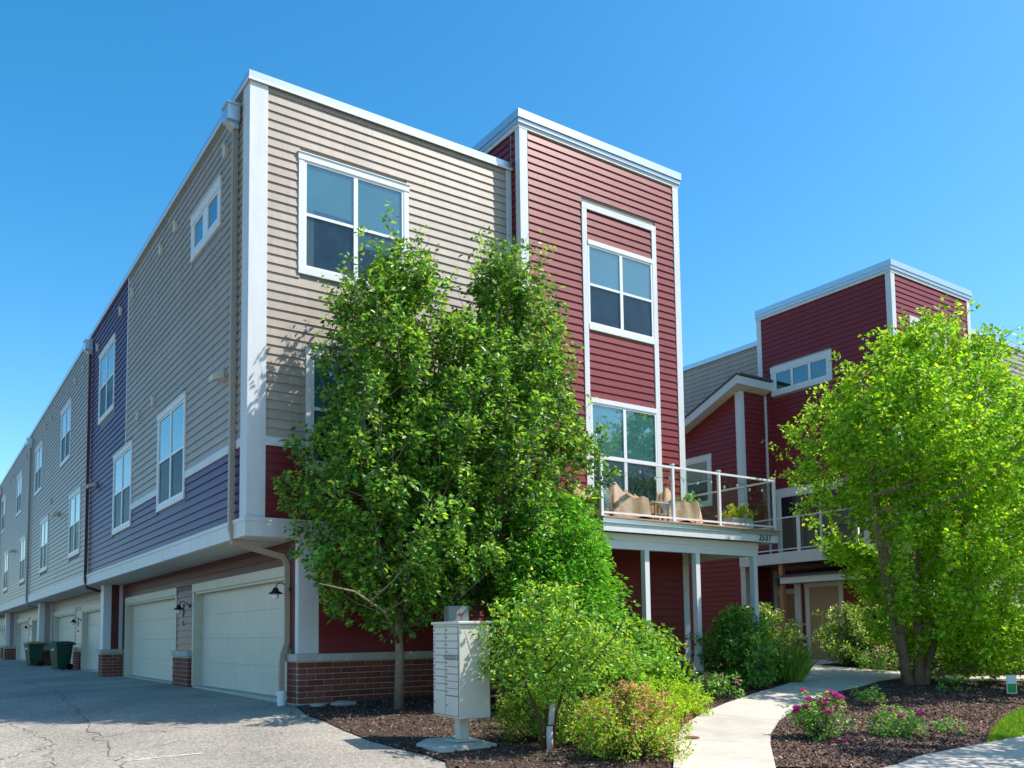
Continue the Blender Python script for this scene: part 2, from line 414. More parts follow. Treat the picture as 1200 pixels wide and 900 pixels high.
def window(root, wall, u0, u1, z0, z1, cols=2, split=.5, casing=.1, head=.12, sill=.12, glass=('glass', 'glass_screen'), name='window', mull=.04):
    """window whose parts: casing (the part), frame and panes (sub-parts)"""
    w, h = u1 - u0, z1 - z0
    WN[0] += 1; bi = WN[0] % 4 if split else 0
    key = (round(w, 2), round(h, 2), cols, split, casing, head, sill, glass, bi, mull)
    if key not in WCACHE:
        c = MB()
        if casing:
            c.box(0, casing, -.045, .0, sill, h - head); c.box(w - casing, w, -.045, .0, sill, h - head)
        c.box(-.012 if casing else 0, w + (.012 if casing else 0), -.055, .0, h - head, h)
        c.box(0, w, -.05, .0, 0, sill)
        if casing: c.box(-.02, w + .02, -.07, .0, h, h + .018)
        else: c.box(0, .02, -.003, 0, sill, h - head); c.box(w - .02, w, -.003, 0, sill, h - head)
        fr = MB(); x0, x1, a, b_ = casing, w - casing, sill, h - head
        fw = .045
        fr.box(x0, x0 + fw, -.036, 0, a, b_); fr.box(x1 - fw, x1, -.036, 0, a, b_)
        fr.box(x0 + fw, x1 - fw, -.036, 0, a, a + fw); fr.box(x0 + fw, x1 - fw, -.036, 0, b_ - fw, b_)
        cw = (x1 - x0) / cols
        for k in range(1, cols):
            fr.box(x0 + k * cw - mull, x0 + k * cw + mull, -.038, 0, a + fw, b_ - fw)
        panes = []
        zm = a + (b_ - a) * split
        for k in range(cols):
            pa = x0 + k * cw + (fw if k == 0 else mull); pb = x0 + (k + 1) * cw - (fw if k == cols - 1 else mull)
            if split:
                fr.box(pa, pb, -.032, 0, zm - .026, zm + .026)
                panes.append((MB().box(pa, pb, -.022, -.016, zm + .026, b_ - fw), glass[0]))
                panes.append((MB().box(pa, pb, -.014, -.009, a + fw, zm - .026), glass[1]))
            else:
                panes.append((MB().box(pa, pb, -.018, -.008, a + fw, b_ - fw), glass[0]))
        extra_ = [('interior', MB().box(x0 + .01, x1 - .01, -.0015, .0, a + .01, b_ - .01), 'room')]
        if split:
            for k in range(cols):
                pa = x0 + k * cw + .03; pb = x0 + (k + 1) * cw - .03
                zl = (zm - .02, zm + .12, zm - .30, zm + .02)[(bi + k * (bi % 2)) % 4]
                bl_ = MB(); zz = b_ - .05
                while zz > zl:
                    bl_.prism([(-.0035, zz), (-.0065, zz - .004), (-.0025, zz - .05)], 'x', pa, pb); zz -= .05
                extra_.append(('blind', bl_, 'blind'))
                if bi in (1, 2): extra_.append(('curtain', MB().box(pa if k == 0 else pb - .16, pa + .16 if k == 0 else pb, -.0028, -.0018, a + .03, zl), 'curtain'))
        WCACHE[key] = (c.mesh('window', 'trim_white'), fr.mesh('frame', 'vinyl'), [p.mesh('pane', mt) for p, mt in panes], [(nm_, q.mesh(nm_, mt)) for nm_, q, mt in extra_])
    c, fr, ps, ex_ = WCACHE[key]
    ax, cc = wall
    o = obj(name, c, root, (u0, cc, z0) if ax == 'y' else (cc, u1, z0), 0 if ax == 'y' else -math.pi / 2)
    obj('frame', fr, o, world=False)
    for p in ps: obj('pane', p, o, world=False)
    for nm_, q in ex_: obj(nm_, q, o, world=False)
    return o
def lamp_meshes():
    base = MB().lathe([(.06, 0), (.06, .02), (.02, .03)], n=12)
    base.v = [(-z, y, x) for x, y, z in base.v]            # disc on the wall facing -X
    arm = MB().tube([(-.02, 0, 0), (-.10, 0, .10), (-.20, 0, .15), (-.30, 0, .12), (-.335, 0, .03)], .013, 6)
    base.v, nb = base.v + arm.v, len(base.v); base.f += [tuple(i + nb for i in f) for f in arm.f]
    shade = MB().lathe([(.03, .04), (.05, .03), (.09, -.05), (.17, -.10), (.172, -.112), (.1, -.10)], (-.335, 0, 0), 16)
    globe = MB().lathe([(.07, -.10), (.078, -.16), (.065, -.21), (.03, -.235), (.001, -.24)], (-.335, 0, 0), 14)
    return base.mesh('wall_lamp', 'iron', smooth=True), shade.mesh('shade', 'iron', smooth=True), globe.mesh('globe', 'bulb', smooth=True)
LAMP = lamp_meshes()
def wall_lamp(root, loc):
    o = obj('wall_lamp', LAMP[0], root, loc, scale=(.74, .74, .74)); obj('shade', LAMP[1], o, world=False); obj('globe', LAMP[2], o, world=False)
VENT = MB().box(-.06, 0, -.07, .07, -.11, .11).box(-.075, -.06, -.085, .085, .09, .12).mesh('wall_vent', 'soffit')
FLOOD = MB().box(-.05, 0, -.09, .09, -.08, .08).prism([(-.05, .07), (-.24, -.02), (-.24, -.12), (-.05, -.06)], 'y', -.13, .13).mesh('floodlight', 'soffit')
GD = []
def garage_door(root, y0, y1, z0, z1, X):
    w = y1 - y0; h = (z1 - z0) / 4
    o = None
    for k in range(4):
        mb = MB().prism([(0, 0), (-.034, 0), (-.04, .007), (-.04, h - .007), (-.034, h), (0, h)], 'x', 0, w)
        me = mb.mesh('garage_door' if k == 0 else 'door_panel', 'doorpaint')
        if k == 0: o = obj('garage_door', me, root, (X, y1, z0), -math.pi / 2)
        else:
            obj('door_panel', me, o, (0, 0, h * k), world=False)
    return o
def square_tube(root, name, pts, r, mat):
    return wpart(name, MB().tube(pts, r, 4), mat, root)

XR, XD = .90, 1.10          # recessed garage wall plane, door plane
def garage_level(root, Y0, Yend, col, joined, first=False):
    """doors, piers, recess wall of one block; Y0 is the offset of the block's pattern"""
    zf = .53
    d1, d2 = (Y0 + .62, Y0 + 6.47), (Y0 + 8.15, Y0 + 13.95)
    ws, we = Y0 + 14.5, Y0 + 15.05
    core = MB()
    core.box(XR, 9.7, Y0 + .04, Yend, 2.66, 3.30)
    core.box(XR, 9.7, Y0 + .04, d1[0], .3, 2.66); core.box(XR, 9.7, d1[1], d2[0], .3, 2.66); core.box(XR, 9.7, d2[1], Yend, .3, 2.66)
    core.box(XD + .07, 9.7, d1[0], d1[1], .3, 2.66); core.box(XD + .07, 9.7, d2[0], d2[1], .3, 2.66)
    wpart('wall', core, 'wallcore', root)
    sl_ = MB().box(XR - .04, XD + .07, d1[0], d1[1], .3, zf - .004).box(XR - .04, XD + .07, d2[0], d2[1], .3, zf - .004)
    wpart('door_threshold', sl_, 'capstone', root)
    for a, b_ in (d1, d2):
        garage_door(root, a + .025, b_ - .025, zf, 2.655, XD)
        tr = MB()
        tr.box(XR - .035, XR, a - .12, a, zf, 2.66); tr.box(XR - .035, XR, b_, b_ + .12, zf, 2.66)
        tr.box(XR - .045, XR, a - .13, b_ + .13, 2.66, 2.84)
        tr.box(XR, XD + .03, a - .002, a + .024, zf, 2.657); tr.box(XR, XD + .03, b_ - .024, b_ + .002, zf, 2.657)
        tr.box(XR, XD - .01, a + .024, b_ - .024, 2.61, 2.659)
        wpart('door_trim', tr, 'doortrim', root)
    r = rows
    r(root, ('x', XR), Y0 + .42, Yend - .02, 2.845, 3.26, col, joined=joined)
    r(root, ('x', XR), d1[1] + .12, d2[0] - .12, 1.32, 2.845, col, joined=joined)
    r(root, ('x', XR), d2[1] + .12, ws, 1.32, 2.845, col, joined=joined)
    # centre pier
    a, b_ = d1[1] + .14, d2[0] - .14
    wpart('pier_core', MB().box(.80, XR + .03, a + .012, b_ - .012, .3, 1.19), 'mortar', root)
    bricks(root, ('x', .80), a, b_, .47, 7)
    for rr in range(7): obj('brick', brickmesh(.09), root, (.80, a + .012, .47 + rr * CO))
    wpart('pier_cap', MB().box(.76, XR + .03, a - .02, b_ + .02, 1.19, 1.315), 'capstone', root, bevel=.008)
    # wing wall at the end of the block
    wpart('wing_core', MB().box(.33, XR + .03, ws + .012, we, .3, 1.19), 'mortar', root)
    bricks(root, ('y', ws + .012), .33, XR, .47, 7)
    bricks(root, ('x', .33), ws + .1, we, .47, 7, 1)
    wpart('wing_cap', MB().box(.27, XR + .03, ws - .03, we + .02, 1.19, 1.315), 'capstone', root, bevel=.008)
    wpart('wing_wall', MB().box(.36, XR, ws + .03, we - .03, 1.315, 3.26), 'red_shaded' if col == 'red' else 'tan', root)
    wpart('corner_board', MB().box(.34, .56, ws + .008, ws + .03, 1.315, 3.26).box(.34, .36, ws + .03, we - .03, 1.315, 3.26).box(.78, .88, ws + .008, ws + .03, 1.315, 3.26), 'white', root)
    wall_lamp(root, (XR - .02, d1[1] + .38, 2.35))
    for za, zb in ((2.12, 2.42), (1.92, 2.02)): wpart('number_plate', MB().box(XR - .045, XR - .015, d1[1] + .95, d1[1] + 1.08, za, zb), 'downspout_grey', root)

# ------------------------------------------------------------------ end townhouse
TH = thing('townhouse', 'tan and red sided end townhouse with red left wall band coloured for sky sheen, square red tower and balcony', 'townhouse', (0, 0, .44))
ZS, ZT = 3.26, 11.05
core = MB().box(.0, 9.70, .0, 15.30, 3.275, ZT)
core.box(5.38, 9.80, -.31, 5.0, .35, 12.0)
core.box(1.22, 5.38, .0, .04, .35, 3.275)
wpart('wall', core, 'wallcore', TH)
wpart('flat_roof', MB().box(.1, 9.6, .1, 15.2, ZT, ZT + .03).box(5.5, 9.7, -.2, 4.9, 12.0, 12.03), 'shingle', TH)
# front siding
W1 = (.83, 2.98, 7.87, 10.04); W2 = (.98, 3.13, 4.46, 6.59)
def hol(w, d=.03): return (w[0] + d, w[1] - d, w[2] + d, w[3] - d)
rows(TH, ('y', 0), .28, 5.30, 4.945, ZT, 'tan', [hol(W1), hol(W2)], joints=True)
rows(TH, ('y', 0), .28, 5.38, 3.575, 4.80, 'red', [hol(W2)])
rows(TH, ('y', 0), 1.22, 5.38, 1.32, ZS, 'red')
window(TH, ('y', 0), *W1); window(TH, ('y', 0), *W2)
wpart('band_board', MB().box(.28, W2[0], -.035, 0, 4.80, 4.945), 'white', TH); wpart('band_board', MB().box(W2[1], 5.38, -.035, 0, 4.80, 4.945), 'white', TH)
# corner boards, L shaped
cb = MB().box(-.035, .28, -.035, .0, 3.575, ZT).box(-.035, .0, .0, .32, 3.575, ZT)
wpart('corner_board', cb, 'white', TH)
wpart('corner_board', MB().box(5.22, 5.35, -.03, .0, 4.945, ZT), 'white', TH)
# left side siding
LW = [(3.88, 6.22, 4.40, 6.58), (8.95, 11.28, 4.40, 6.56), (11.45, 13.78, 7.93, 10.02), (1.6, 3.6, 9.16, 10.08)]
hs = [hol(w) for w in LW]
rows(TH, ('x', 0), .32, 9.75, 4.945, ZT, 'tan', hs)
jfar = MB(); rows(TH, ('x', 0), 9.82, 15.22, 3.56, ZT, 'red_skysheen', hs, joined=jfar); setp(wpart('siding', jfar, 'red_skysheen', TH), kind='stuff')
rows(TH, ('x', 0), .32, 9.82, 3.56, 4.80, 'red_skysheen', hs)
for w in LW[:3]: window(TH, ('x', 0), *w)
window(TH, ('x', 0), *LW[3], cols=2, split=0, casing=.17, head=.17, sill=.17, mull=.17)
wpart('band_board', MB().box(-.035, 0, .32, LW[0][0], 4.80, 4.945), 'white', TH); wpart('band_board', MB().box(-.035, 0, LW[0][1], LW[1][0], 4.80, 4.945), 'white', TH)
wpart('divider_board', MB().box(-.032, 0, 9.75, 9.82, 6.58, ZT), 'white', TH)
# fascia + soffit of the overhang
fa = MB().box(-.06, 5.38, -.06, .0, 3.262, 3.56).box(-.06, .0, .0, 15.22, 3.262, 3.56)
fa.box(-.075, 5.38, -.075, -.06, 3.51, 3.575).box(-.075, -.06, -.06, 15.22, 3.51, 3.575)
wpart('fascia', fa, 'white', TH)
wpart('soffit', MB().box(.0, XR + .02, .0, 15.25, 3.255, 3.272), 'soffit', TH)
# coping
def coping(root, x0, x1, y0, y1, z0, z1, d=.05, steps=1, inner=.3):
    mb = MB()
    mb.box(x0 - d, x1 + d, y0 - d, y0 + inner, z0, z1); mb.box(x0 - d, x0 + inner, y0 + inner, y1, z0, z1); mb.box(x1 - inner, x1 + d, y0 + inner, y1, z0, z1)
    return wpart('coping', mb, 'coping', root)
coping(TH, 0, 5.38, 0, 15.30, ZT, 11.21, .06)
wpart('coping_drip', MB().box(-.07, 5.38, -.075, -.06, ZT - .01, ZT + .035).box(-.075, -.06, -.06, 15.3, ZT - .01, ZT + .035), 'trim_white', TH)
# tower
YT = -.31
TW1 = (7.08, 8.95, 7.98, 9.93); TW2 = (7.08, 8.96, 3.80, 6.52)
rows(TH, ('y', YT), 5.56, 9.66, 3.60, 11.82, 'red', [hol((6.94, 9.09, 3.6, 10.73), .01)])
rows(TH, ('y', YT), 7.08, 8.95, 6.53, 7.97, 'red'); rows(TH, ('y', YT), 7.08, 8.95, 9.94, 10.60, 'red')
jfar = MB(); rows(TH, ('y', YT), 5.56, 9.66, 1.0, 3.45, 'red', [(6.60, 7.66, .9, 2.85)], joined=jfar); setp(wpart('siding', jfar, 'red', TH), kind='stuff')
j = MB(); rows(TH, ('x', 5.38), YT + .10, -.02, 3.6, 11.9, 'red', joined=j); rows(TH, ('x', 5.38), .05, 4.9, 11.2, 11.9, 'red', joined=j)
setp(wpart('siding', j, 'red', TH), kind='stuff')
window(TH, ('y', YT), *TW1, casing=0, head=.10, sill=.12)
window(TH, ('y', YT), *TW2, casing=0, head=.10, sill=.12, split=.55)
tb = MB().box(6.94, 7.07, YT - .04, YT, 3.7, 10.60).box(8.96, 9.09, YT - .04, YT, 3.7, 10.60).box(6.94, 9.09, YT - .042, YT, 10.60, 10.73)
wpart('window_surround', tb, 'white', TH)
wpart('corner_board', MB().box(5.345, 5.54, YT - .035, YT, .95, 11.84).box(5.345, 5.38, YT, YT + .12, .95, 11.84), 'white', TH)
wpart('corner_board', MB().box(9.66, 9.835, YT - .035, YT, .95, 11.84).box(9.8, 9.835, YT, YT + .14, .95, 11.84), 'white', TH)
wpart('frieze_board', MB().box(5.33, 9.85, YT - .04, YT, 11.84, 12.0).box(5.33, 5.38, YT, 4.95, 11.84, 12.0).box(9.8, 9.85, YT, 4.95, 11.84, 12.0), 'white', TH)
wpart('coping_drip', MB().box(5.30, 9.88, YT - .07, YT - .04, 11.93, 12.02).box(5.30, 5.33, YT - .04, 4.95, 11.93, 12.02), 'coping', TH)
coping(TH, 5.38, 9.80, YT, 5.0, 12.02, 12.19, .10)
# tower entrance door under the balcony
wpart('entrance_door', MB().box(6.72, 7.54, YT - .02, YT, .55, 2.72), 'red', TH)
wpart('door_trim', MB().box(6.60, 6.72, YT - .045, YT, .55, 2.85).box(7.54, 7.66, YT - .045, YT, .55, 2.85).box(6.72, 7.54, YT - .045, YT, 2.72, 2.85), 'red', TH)
# brick base at the front corner
wpart('base_core', MB().box(.86, 5.40, -.05, .05, .2, 1.19).box(.86, .98, .05, .45, .2, 1.19), 'mortar', TH)
wpart('base_core', MB().box(5.38, 9.85, YT - .05, YT + .02, .2, .99), 'mortar', TH)
bricks(TH, ('y', -.05), .86 + .0, 5.36, .49, 7)
bricks(TH, ('x', .86), .042, .45, .49, 7, 1)
bricks(TH, ('y', YT - .05), 5.40, 9.82, .60, 4)
wpart('base_cap', MB().box(.80, 5.38, -.10, .05, 1.19, 1.315).box(.80, .98, .05, .47, 1.19, 1.315), 'capstone', TH, bevel=.008)
wpart('foundation', MB().box(.85, 5.40, -.075, -.0, .1, .475), 'capstone', TH)
wpart('corner_board', MB().box(.87, 1.22, -.035, .04, 1.318, ZS).box(.855, .87, -.02, .10, 1.318, ZS), 'white', TH)
wpart('jamb_board', MB().box(.872, XR + .02, .10, .44, 1.318, ZS), 'red_shaded', TH)
jfar = MB(); garage_level(TH, 0, 15.28, 'red', jfar, True); setp(wpart('siding', jfar, 'red_shaded', TH), kind='stuff')
# first lamp beside the near door
wall_lamp(TH, (XR - .03, .40, 2.42))
# downspouts with collector boxes
def downspout(root, Y, top, mat, low, tilt):
    mb = MB().tube([(-.09, Y, top), (-.09, Y, 3.45), (-.05, Y, 3.2), (XR - .14, Y - tilt, 2.98), (XR - .07, Y - tilt - .02, 2.85)] + low, .062, 4)
    o = wpart('downspout', mb, mat, root)
    bx = MB().box(-.26, -.045, Y - .15, Y + .15, top, top + .30).box(-.28, -.03, Y - .17, Y + .17, top + .27, top + .31)
    bx.prism([(-.26, top), (-.045, top), (-.05, top - .12), (-.14, top - .12)], 'y', Y - .09, Y + .09)
    wpart('collector_box', bx, 'coping', root)
downspout(TH, .60, 10.55, 'downspout', [(XR - .07, .42, 1.50), (XR - .16, .38, 1.30), (XR - .19, .33, 1.18), (XR - .19, .33, .62)], .15)
wpart('drain_pipe', MB().lathe([(.085, .62), (.085, .70), (.07, .70)], (XR - .19, .33, 0), 12).lathe([(.072, .36), (.072, .64)], (XR - .19, .33, 0), 12), 'pvc', TH)
downspout(TH, 15.10, 10.55, 'downspout_red', [(XR - .07, 15.0, 2.7)], -.25)
for y, z in [(1.32, 10.42), (4.89, 10.43), (6.2, 10.41), (9.23, 10.42), (10.73, 10.42), (14.17, 10.4), (6.73, 7.04), (8.32, 7.04)]:
    obj('wall_vent', VENT, TH, (-.015, y, z))
for y, z in [(1.31, 6.25), (14.03, 6.2)]: obj('floodlight', FLOOD, TH, (-.015, y, z))

# ---- balcony (parts of the end townhouse)
BX0, BX1, BY, DZ = 5.88, 10.80, -2.05, 3.72
fb = MB().box(BX0, BX1, BY, BY + .05, 3.47, 3.70).box(BX0, BX0 + .05, BY + .05, YT - .02, 3.47, 3.70).box(BX1 - .05, BX1, BY + .05, 3.2, 3.47, 3.70)
wpart('balcony_fascia', fb, 'white', TH)
wpart('balcony_drip', MB().box(BX0 - .03, BX1 + .03, BY - .03, BY, 3.62, 3.70).box(BX1, BX1 + .03, BY, 3.2, 3.62, 3.70), 'coping', TH)
dk = obj('balcony_deck', MB().box(BX0 + .05, BX1 - .05, BY + .05, YT - .02, 3.50, 3.60).box(9.86, BX1 - .05, YT - .02, 3.2, 3.50, 3.60).mesh('balcony_deck', 'soffit'), TH, (0, 0, 0))
nb = 13
for k in range(nb):
    y0 = BY - .06 + k * (YT - .03 - BY + .06) / nb
    obj('deck_board', MB().box(BX0 - .04, BX1 + .05, y0, y0 + .125, 3.705, 3.735).mesh('deck_board', 'deckwood'), dk, Vector((0, 0, 0)), world=False)
for k in range(7):
    x0 = 9.88 + k * .135
    obj('deck_board', MB().box(x0, x0 + .125, YT - .02, 3.2, 3.705, 3.735).mesh('deck_board', 'deckwood'), dk, Vector((0, 0, 0)), world=False)
bm_ = MB().box(6.05, 10.42, BY + .22, BY + .38, 3.34, 3.47).box(6.05, 10.42, BY + .24, BY + .36, 3.18, 3.34)
bm_.box(10.26, 10.42, BY + .38, 3.0, 3.20, 3.46)
wpart('beam', bm_, 'trim_white', TH)
wpart('porch_ceiling', MB().box(BX0 + .06, 10.26, BY + .38, YT - .04, 3.44, 3.465), 'soffit', TH)
for x in (7.18, 8.58, 10.33):
    zb = g(x, BY + .3)
    pm = MB().box(x - .058, x + .058, BY + .242, BY + .358, zb - .1, 3.182).box(x - .07, x + .07, BY + .23, BY + .37, zb - .1, zb + .62)
    wpart('porch_post', pm, 'trim_white', TH)
ry = BY + .06
rl = obj('railing', MB().box(BX0, BX1 + .02, ry - .025, ry + .025, 4.80, 4.84).box(BX0, BX1 + .02, ry - .02, ry + .02, 3.80, 3.835)
         .box(BX1 - .03, BX1 + .02, ry + .025, 3.2, 4.80, 4.84).box(BX1 - .03, BX1 + .02, ry + .02, 3.2, 3.80, 3.835)
         .box(BX0, BX0 + .04, ry + .025, YT - .04, 4.80, 4.84).box(BX0, BX0 + .04, ry + .02, YT - .04, 3.80, 3.835).mesh('railing', 'trim_white'), TH, (0, 0, 0))
RO = Vector((0, 0, 0))
posts = [(BX0 + .02, ry), (7.74, ry), (9.06, ry), (BX1 - .01, ry), (BX1 - .01, .45), (BX1 - .01, 3.1)]
for x, y in posts:
    obj('post', MB().box(x - .027, x + .027, y - .027, y + .027, 3.735, 4.87).box(x - .038, x + .038, y - .038, y + .038, 4.87, 4.89).box(x - .06, x + .06, y - .06, y + .06, 3.735, 3.76).mesh('post', 'trim_white'), rl, RO, world=False)
for (xa, ya), (xb, yb) in ((posts[0], posts[1]), (posts[1], posts[2]), (posts[2], posts[3])):
    obj('glass_panel', MB().box(xa + .05, xb - .05, ya - .004, ya + .004, 3.86, 4.78).mesh('glass_panel', 'railglass'), rl, RO, world=False)
for (xa, ya), (xb, yb) in ((posts[3], posts[4]), (posts[4], posts[5])):
    obj('glass_panel', MB().box(xa - .004, xa + .004, ya + .05, yb - .05, 3.86, 4.78).mesh('glass_panel', 'railglass'), rl, RO, world=False)
fc = bpy.data.curves.new('house_number', 'FONT'); fc.body = '2537'; fc.size = .19; fc.extrude = .006; fc.space_character = 1.08
fo = bpy.data.objects.new('tmp', fc); COL.objects.link(fo)
me = bpy.data.meshes.new_from_object(fo.evaluated_get(bpy.context.evaluated_depsgraph_get())); bpy.data.objects.remove(fo)
me.materials.clear(); me.materials.append(MATS['number'])
no = obj('house_number', me, TH, (10.16, BY - .012, 3.50)); no.rotation_euler = (math.pi / 2, 0, 0)

# ------------------------------------------------------------------ the rest of the row
def block(Y0, Yend, label, wins_lo, wins_hi, dsmat, vents, floods):
    r = thing('townhouse', label, 'townhouse', (0, Y0, .44), group='townhouses in the garage row')
    zo = .05
    wpart('wall', MB().box(.0, 9.7, Y0, Yend, 3.275 + zo, ZT), 'wallcore', r)
    ws_ = [(a, b_, 4.38, 6.55) for a, b_ in wins_lo] + [(a, b_, 7.93, 10.02) for a, b_ in wins_hi]
    j = MB(); rows(r, ('x', 0), Y0 + .06, Yend - .06, 3.62, ZT, 'tan', [hol(w) for w in ws_], joined=j)
    j2 = MB(); garage_level(r, Y0 + .02, Yend - .02, 'tan', j2)
    setp(wpart('siding', j, 'tan', r), kind='stuff'); setp(wpart('siding', j2, 'tan', r), kind='stuff')
    for w in ws_: window(r, ('x', 0), *w)
    wpart('fascia', MB().box(-.05, .0, Y0 + .02, Yend - .02, 3.31, 3.62), 'white', r)
    wpart('soffit', MB().box(.0, XR + .02, Y0 + .02, Yend - .02, 3.30, 3.324), 'soffit', r)
    wpart('coping', MB().box(-.06, .3, Y0 + .003, Yend - .003, ZT, 11.21), 'coping', r)
    downspout(r, Yend - .25, 10.5, dsmat, [(XR - .07, Yend - .3, 2.7)], -.2)
    for y, z in vents: obj('wall_vent', VENT, r, (-.015, y, z))
    for y, z in floods: obj('floodlight', FLOOD, r, (-.015, y, z))
    return r
block(15.31, 30.95, 'tan sided townhouse behind the two green wheeled bins, second in the garage row', [(16.70, 19.05), (24.47, 26.8)], [(19.2, 21.55), (27.0, 29.3)], 'downspout_grey',
      [(16.7, 10.42), (18.35, 10.42), (24.3, 10.4), (26.0, 10.4), (23.8, 7.0)], [(21.6, 6.25)])
block(30.96, 46.6, 'tan sided townhouse farthest left in the garage row, third from the corner', [(32.35, 34.7), (40.7, 43.1)], [(34.75, 37.1), (43.4, 45.7)], 'downspout_grey',
      [(33, 10.4), (39, 10.4), (41, 10.4)], [(37.5, 6.25)])
block(46.61, 62.2, 'tan sided townhouse at the far end of the garage row by the picture edge', [(48.0, 50.3), (56.2, 58.5)], [(50.4, 52.7), (59, 61.3)], 'downspout_grey', [(54, 10.4)], [])

# ------------------------------------------------------------------ second building across the path
T2 = thing('townhouse', 'red and tan townhouse behind the birch tree, across the concrete path', 'townhouse', (18.4, 0, .75))
X2 = 18.43
c2 = MB().box(X2 + .05, 30, .0, 24, .3, ZT).box(X2, 22.7, YT, 4.45, .3, 12.0)
c2.box(17.13, X2 + .06, 4.23, 9.5, .3, 7.0)
wpart('wall', c2, 'wallcore', T2)
# gabled volume upper wall (mono pitch falling to +Y)
def roofz(y): return 9.26 - (y - 4.23) * .41
gm = MB().prism([(4.23, 7.0), (9.5, 7.0), (9.5, roofz(9.5)), (4.23, roofz(4.23))], 'x', 17.13, X2 + .06)
wpart('wall', gm, 'wallcore', T2)
j = MB()
P3 = (1.70, 3.97, 9.18, 10.12)
SLD = (.7, 3.93, 3.95, 6.1)
rows(T2, ('x', X2), YT + .14, 4.30, 3.9, 11.85, 'red', [hol(P3), hol(SLD)], joined=j)
rows(T2, ('y', YT), X2 + .17, 22.55, 3.6, 11.85, 'red', [(19.3, 21.2, 3.8, 6.4), (19.3, 21.2, 8.0, 10.7)], joined=j)
GW = (5.47, 6.75, 5.72, 7.42)
z = 1.0
while z < 9.3:          # gable wall rows end under the rake
    ye = min(9.5, 4.23 + (9.27 - z) / .41)
    if ye > 4.5:
        for s, e in intervals(4.23 + .16, ye, z, [hol(GW)]):
            j.prism([(17.13 + a, z + q) for a, q in [(.003, 0), (-.030, 0), (-.006, .168), (.003, .168)]], 'y', s, e)
    z += EXP
rows(T2, ('y', 4.23), 17.30, X2 - .12, 1.0, 9.3, 'red', joined=j)
rows(T2, ('x', X2), YT + .14, 4.2, 1.0, 3.5, 'red', joined=j)
setp(wpart('siding', j, 'red', T2), kind='stuff')
j = MB(); rows(T2, ('x', X2 + .05), 4.46, 24, 8.6, ZT, 'tan', joined=j); rows(T2, ('y', 0), 22.75, 30, 3.6, ZT, 'tan', joined=j)
setp(wpart('siding', j, 'tan', T2), kind='stuff')
window(T2, ('x', X2), *P3, cols=3, split=0, casing=.15, head=.17, sill=.15)
window(T2, ('x', 17.13), *GW, cols=1, casing=.14, head=.15, sill=.15)
window(T2, ('x', X2), *SLD, cols=2, split=0, casing=.12, head=.22, sill=.1, glass=('glass_dark', 'glass_dark'))
window(T2, ('y', YT), 19.4, 21.1, 7.98, 9.93, casing=0)
window(T2, ('y', YT), 19.4, 21.1, 3.9, 6.4, casing=0, split=.55)
wpart('window_surround', MB().box(19.27, 19.4, YT - .04, YT, 3.7, 10.6).box(21.1, 21.23, YT - .04, YT, 3.7, 10.6).box(19.27, 21.23, YT - .042, YT, 10.6, 10.73), 'white', T2)
wpart('corner_board', MB().box(X2 - .035, X2 + .16, YT - .035, YT, .9, 11.84).box(X2 - .035, X2, YT, YT + .14, .9, 11.84), 'white', T2)
wpart('corner_board', MB().box(22.55, 22.735, YT - .035, YT, .9, 11.84), 'white', T2)
wpart('corner_board', MB().box(X2 - .035, X2, 4.31, 4.49, 8.6, 11.84), 'white', T2)
wpart('frieze_board', MB().box(X2 - .05, 22.75, YT - .045, YT, 11.84, 12.0).box(X2 - .05, X2, YT, 4.5, 11.84, 12.0), 'white', T2)
wpart('coping_drip', MB().box(X2 - .08, 22.78, YT - .075, YT - .045, 11.93, 12.02).box(X2 - .08, X2 - .05, YT - .045, 4.5, 11.93, 12.02), 'coping', T2)
coping(T2, X2, 22.7, YT, 4.48, 12.02, 12.19, .10)
wpart('coping', MB().box(X2 - .02, X2 + .35, 4.49, 24, ZT, 11.21).box(22.76, 30, -.06, .3, ZT, 11.21), 'coping', T2)
wpart('corner_board', MB().box(17.095, 17.30, 4.195, 4.23, .9, 9.25).box(17.095, 17.13, 4.23, 4.39, .9, 9.22), 'white', T2)
wpart('corner_board', MB().box(X2 - .12, X2 + .02, 4.195, 4.23, 3.9, 9.25), 'white', T2)
# mono pitch roof with fascia and soffit
def slope_slab(x0, x1, y0, y1, dz, th):
    return MB().prism([(y0, roofz(y0) + dz), (y1, roofz(y1) + dz), (y1, roofz(y1) + dz + th), (y0, roofz(y0) + dz + th)], 'x', x0, x1)
wpart('roof', slope_slab(16.66, X2 - .03, 3.88, 9.6, .27, .05), 'shingle', T2)
wpart('rake_board', slope_slab(16.70, 16.76, 3.93, 9.55, .0, .265).box(16.76, X2 - .04, 3.93, 3.99, roofz(3.96) + .0, roofz(3.96) + .255), 'white', T2)
wpart('soffit', slope_slab(16.76, X2 - .05, 3.99, 9.5, .005, .03), 'soffit', T2)
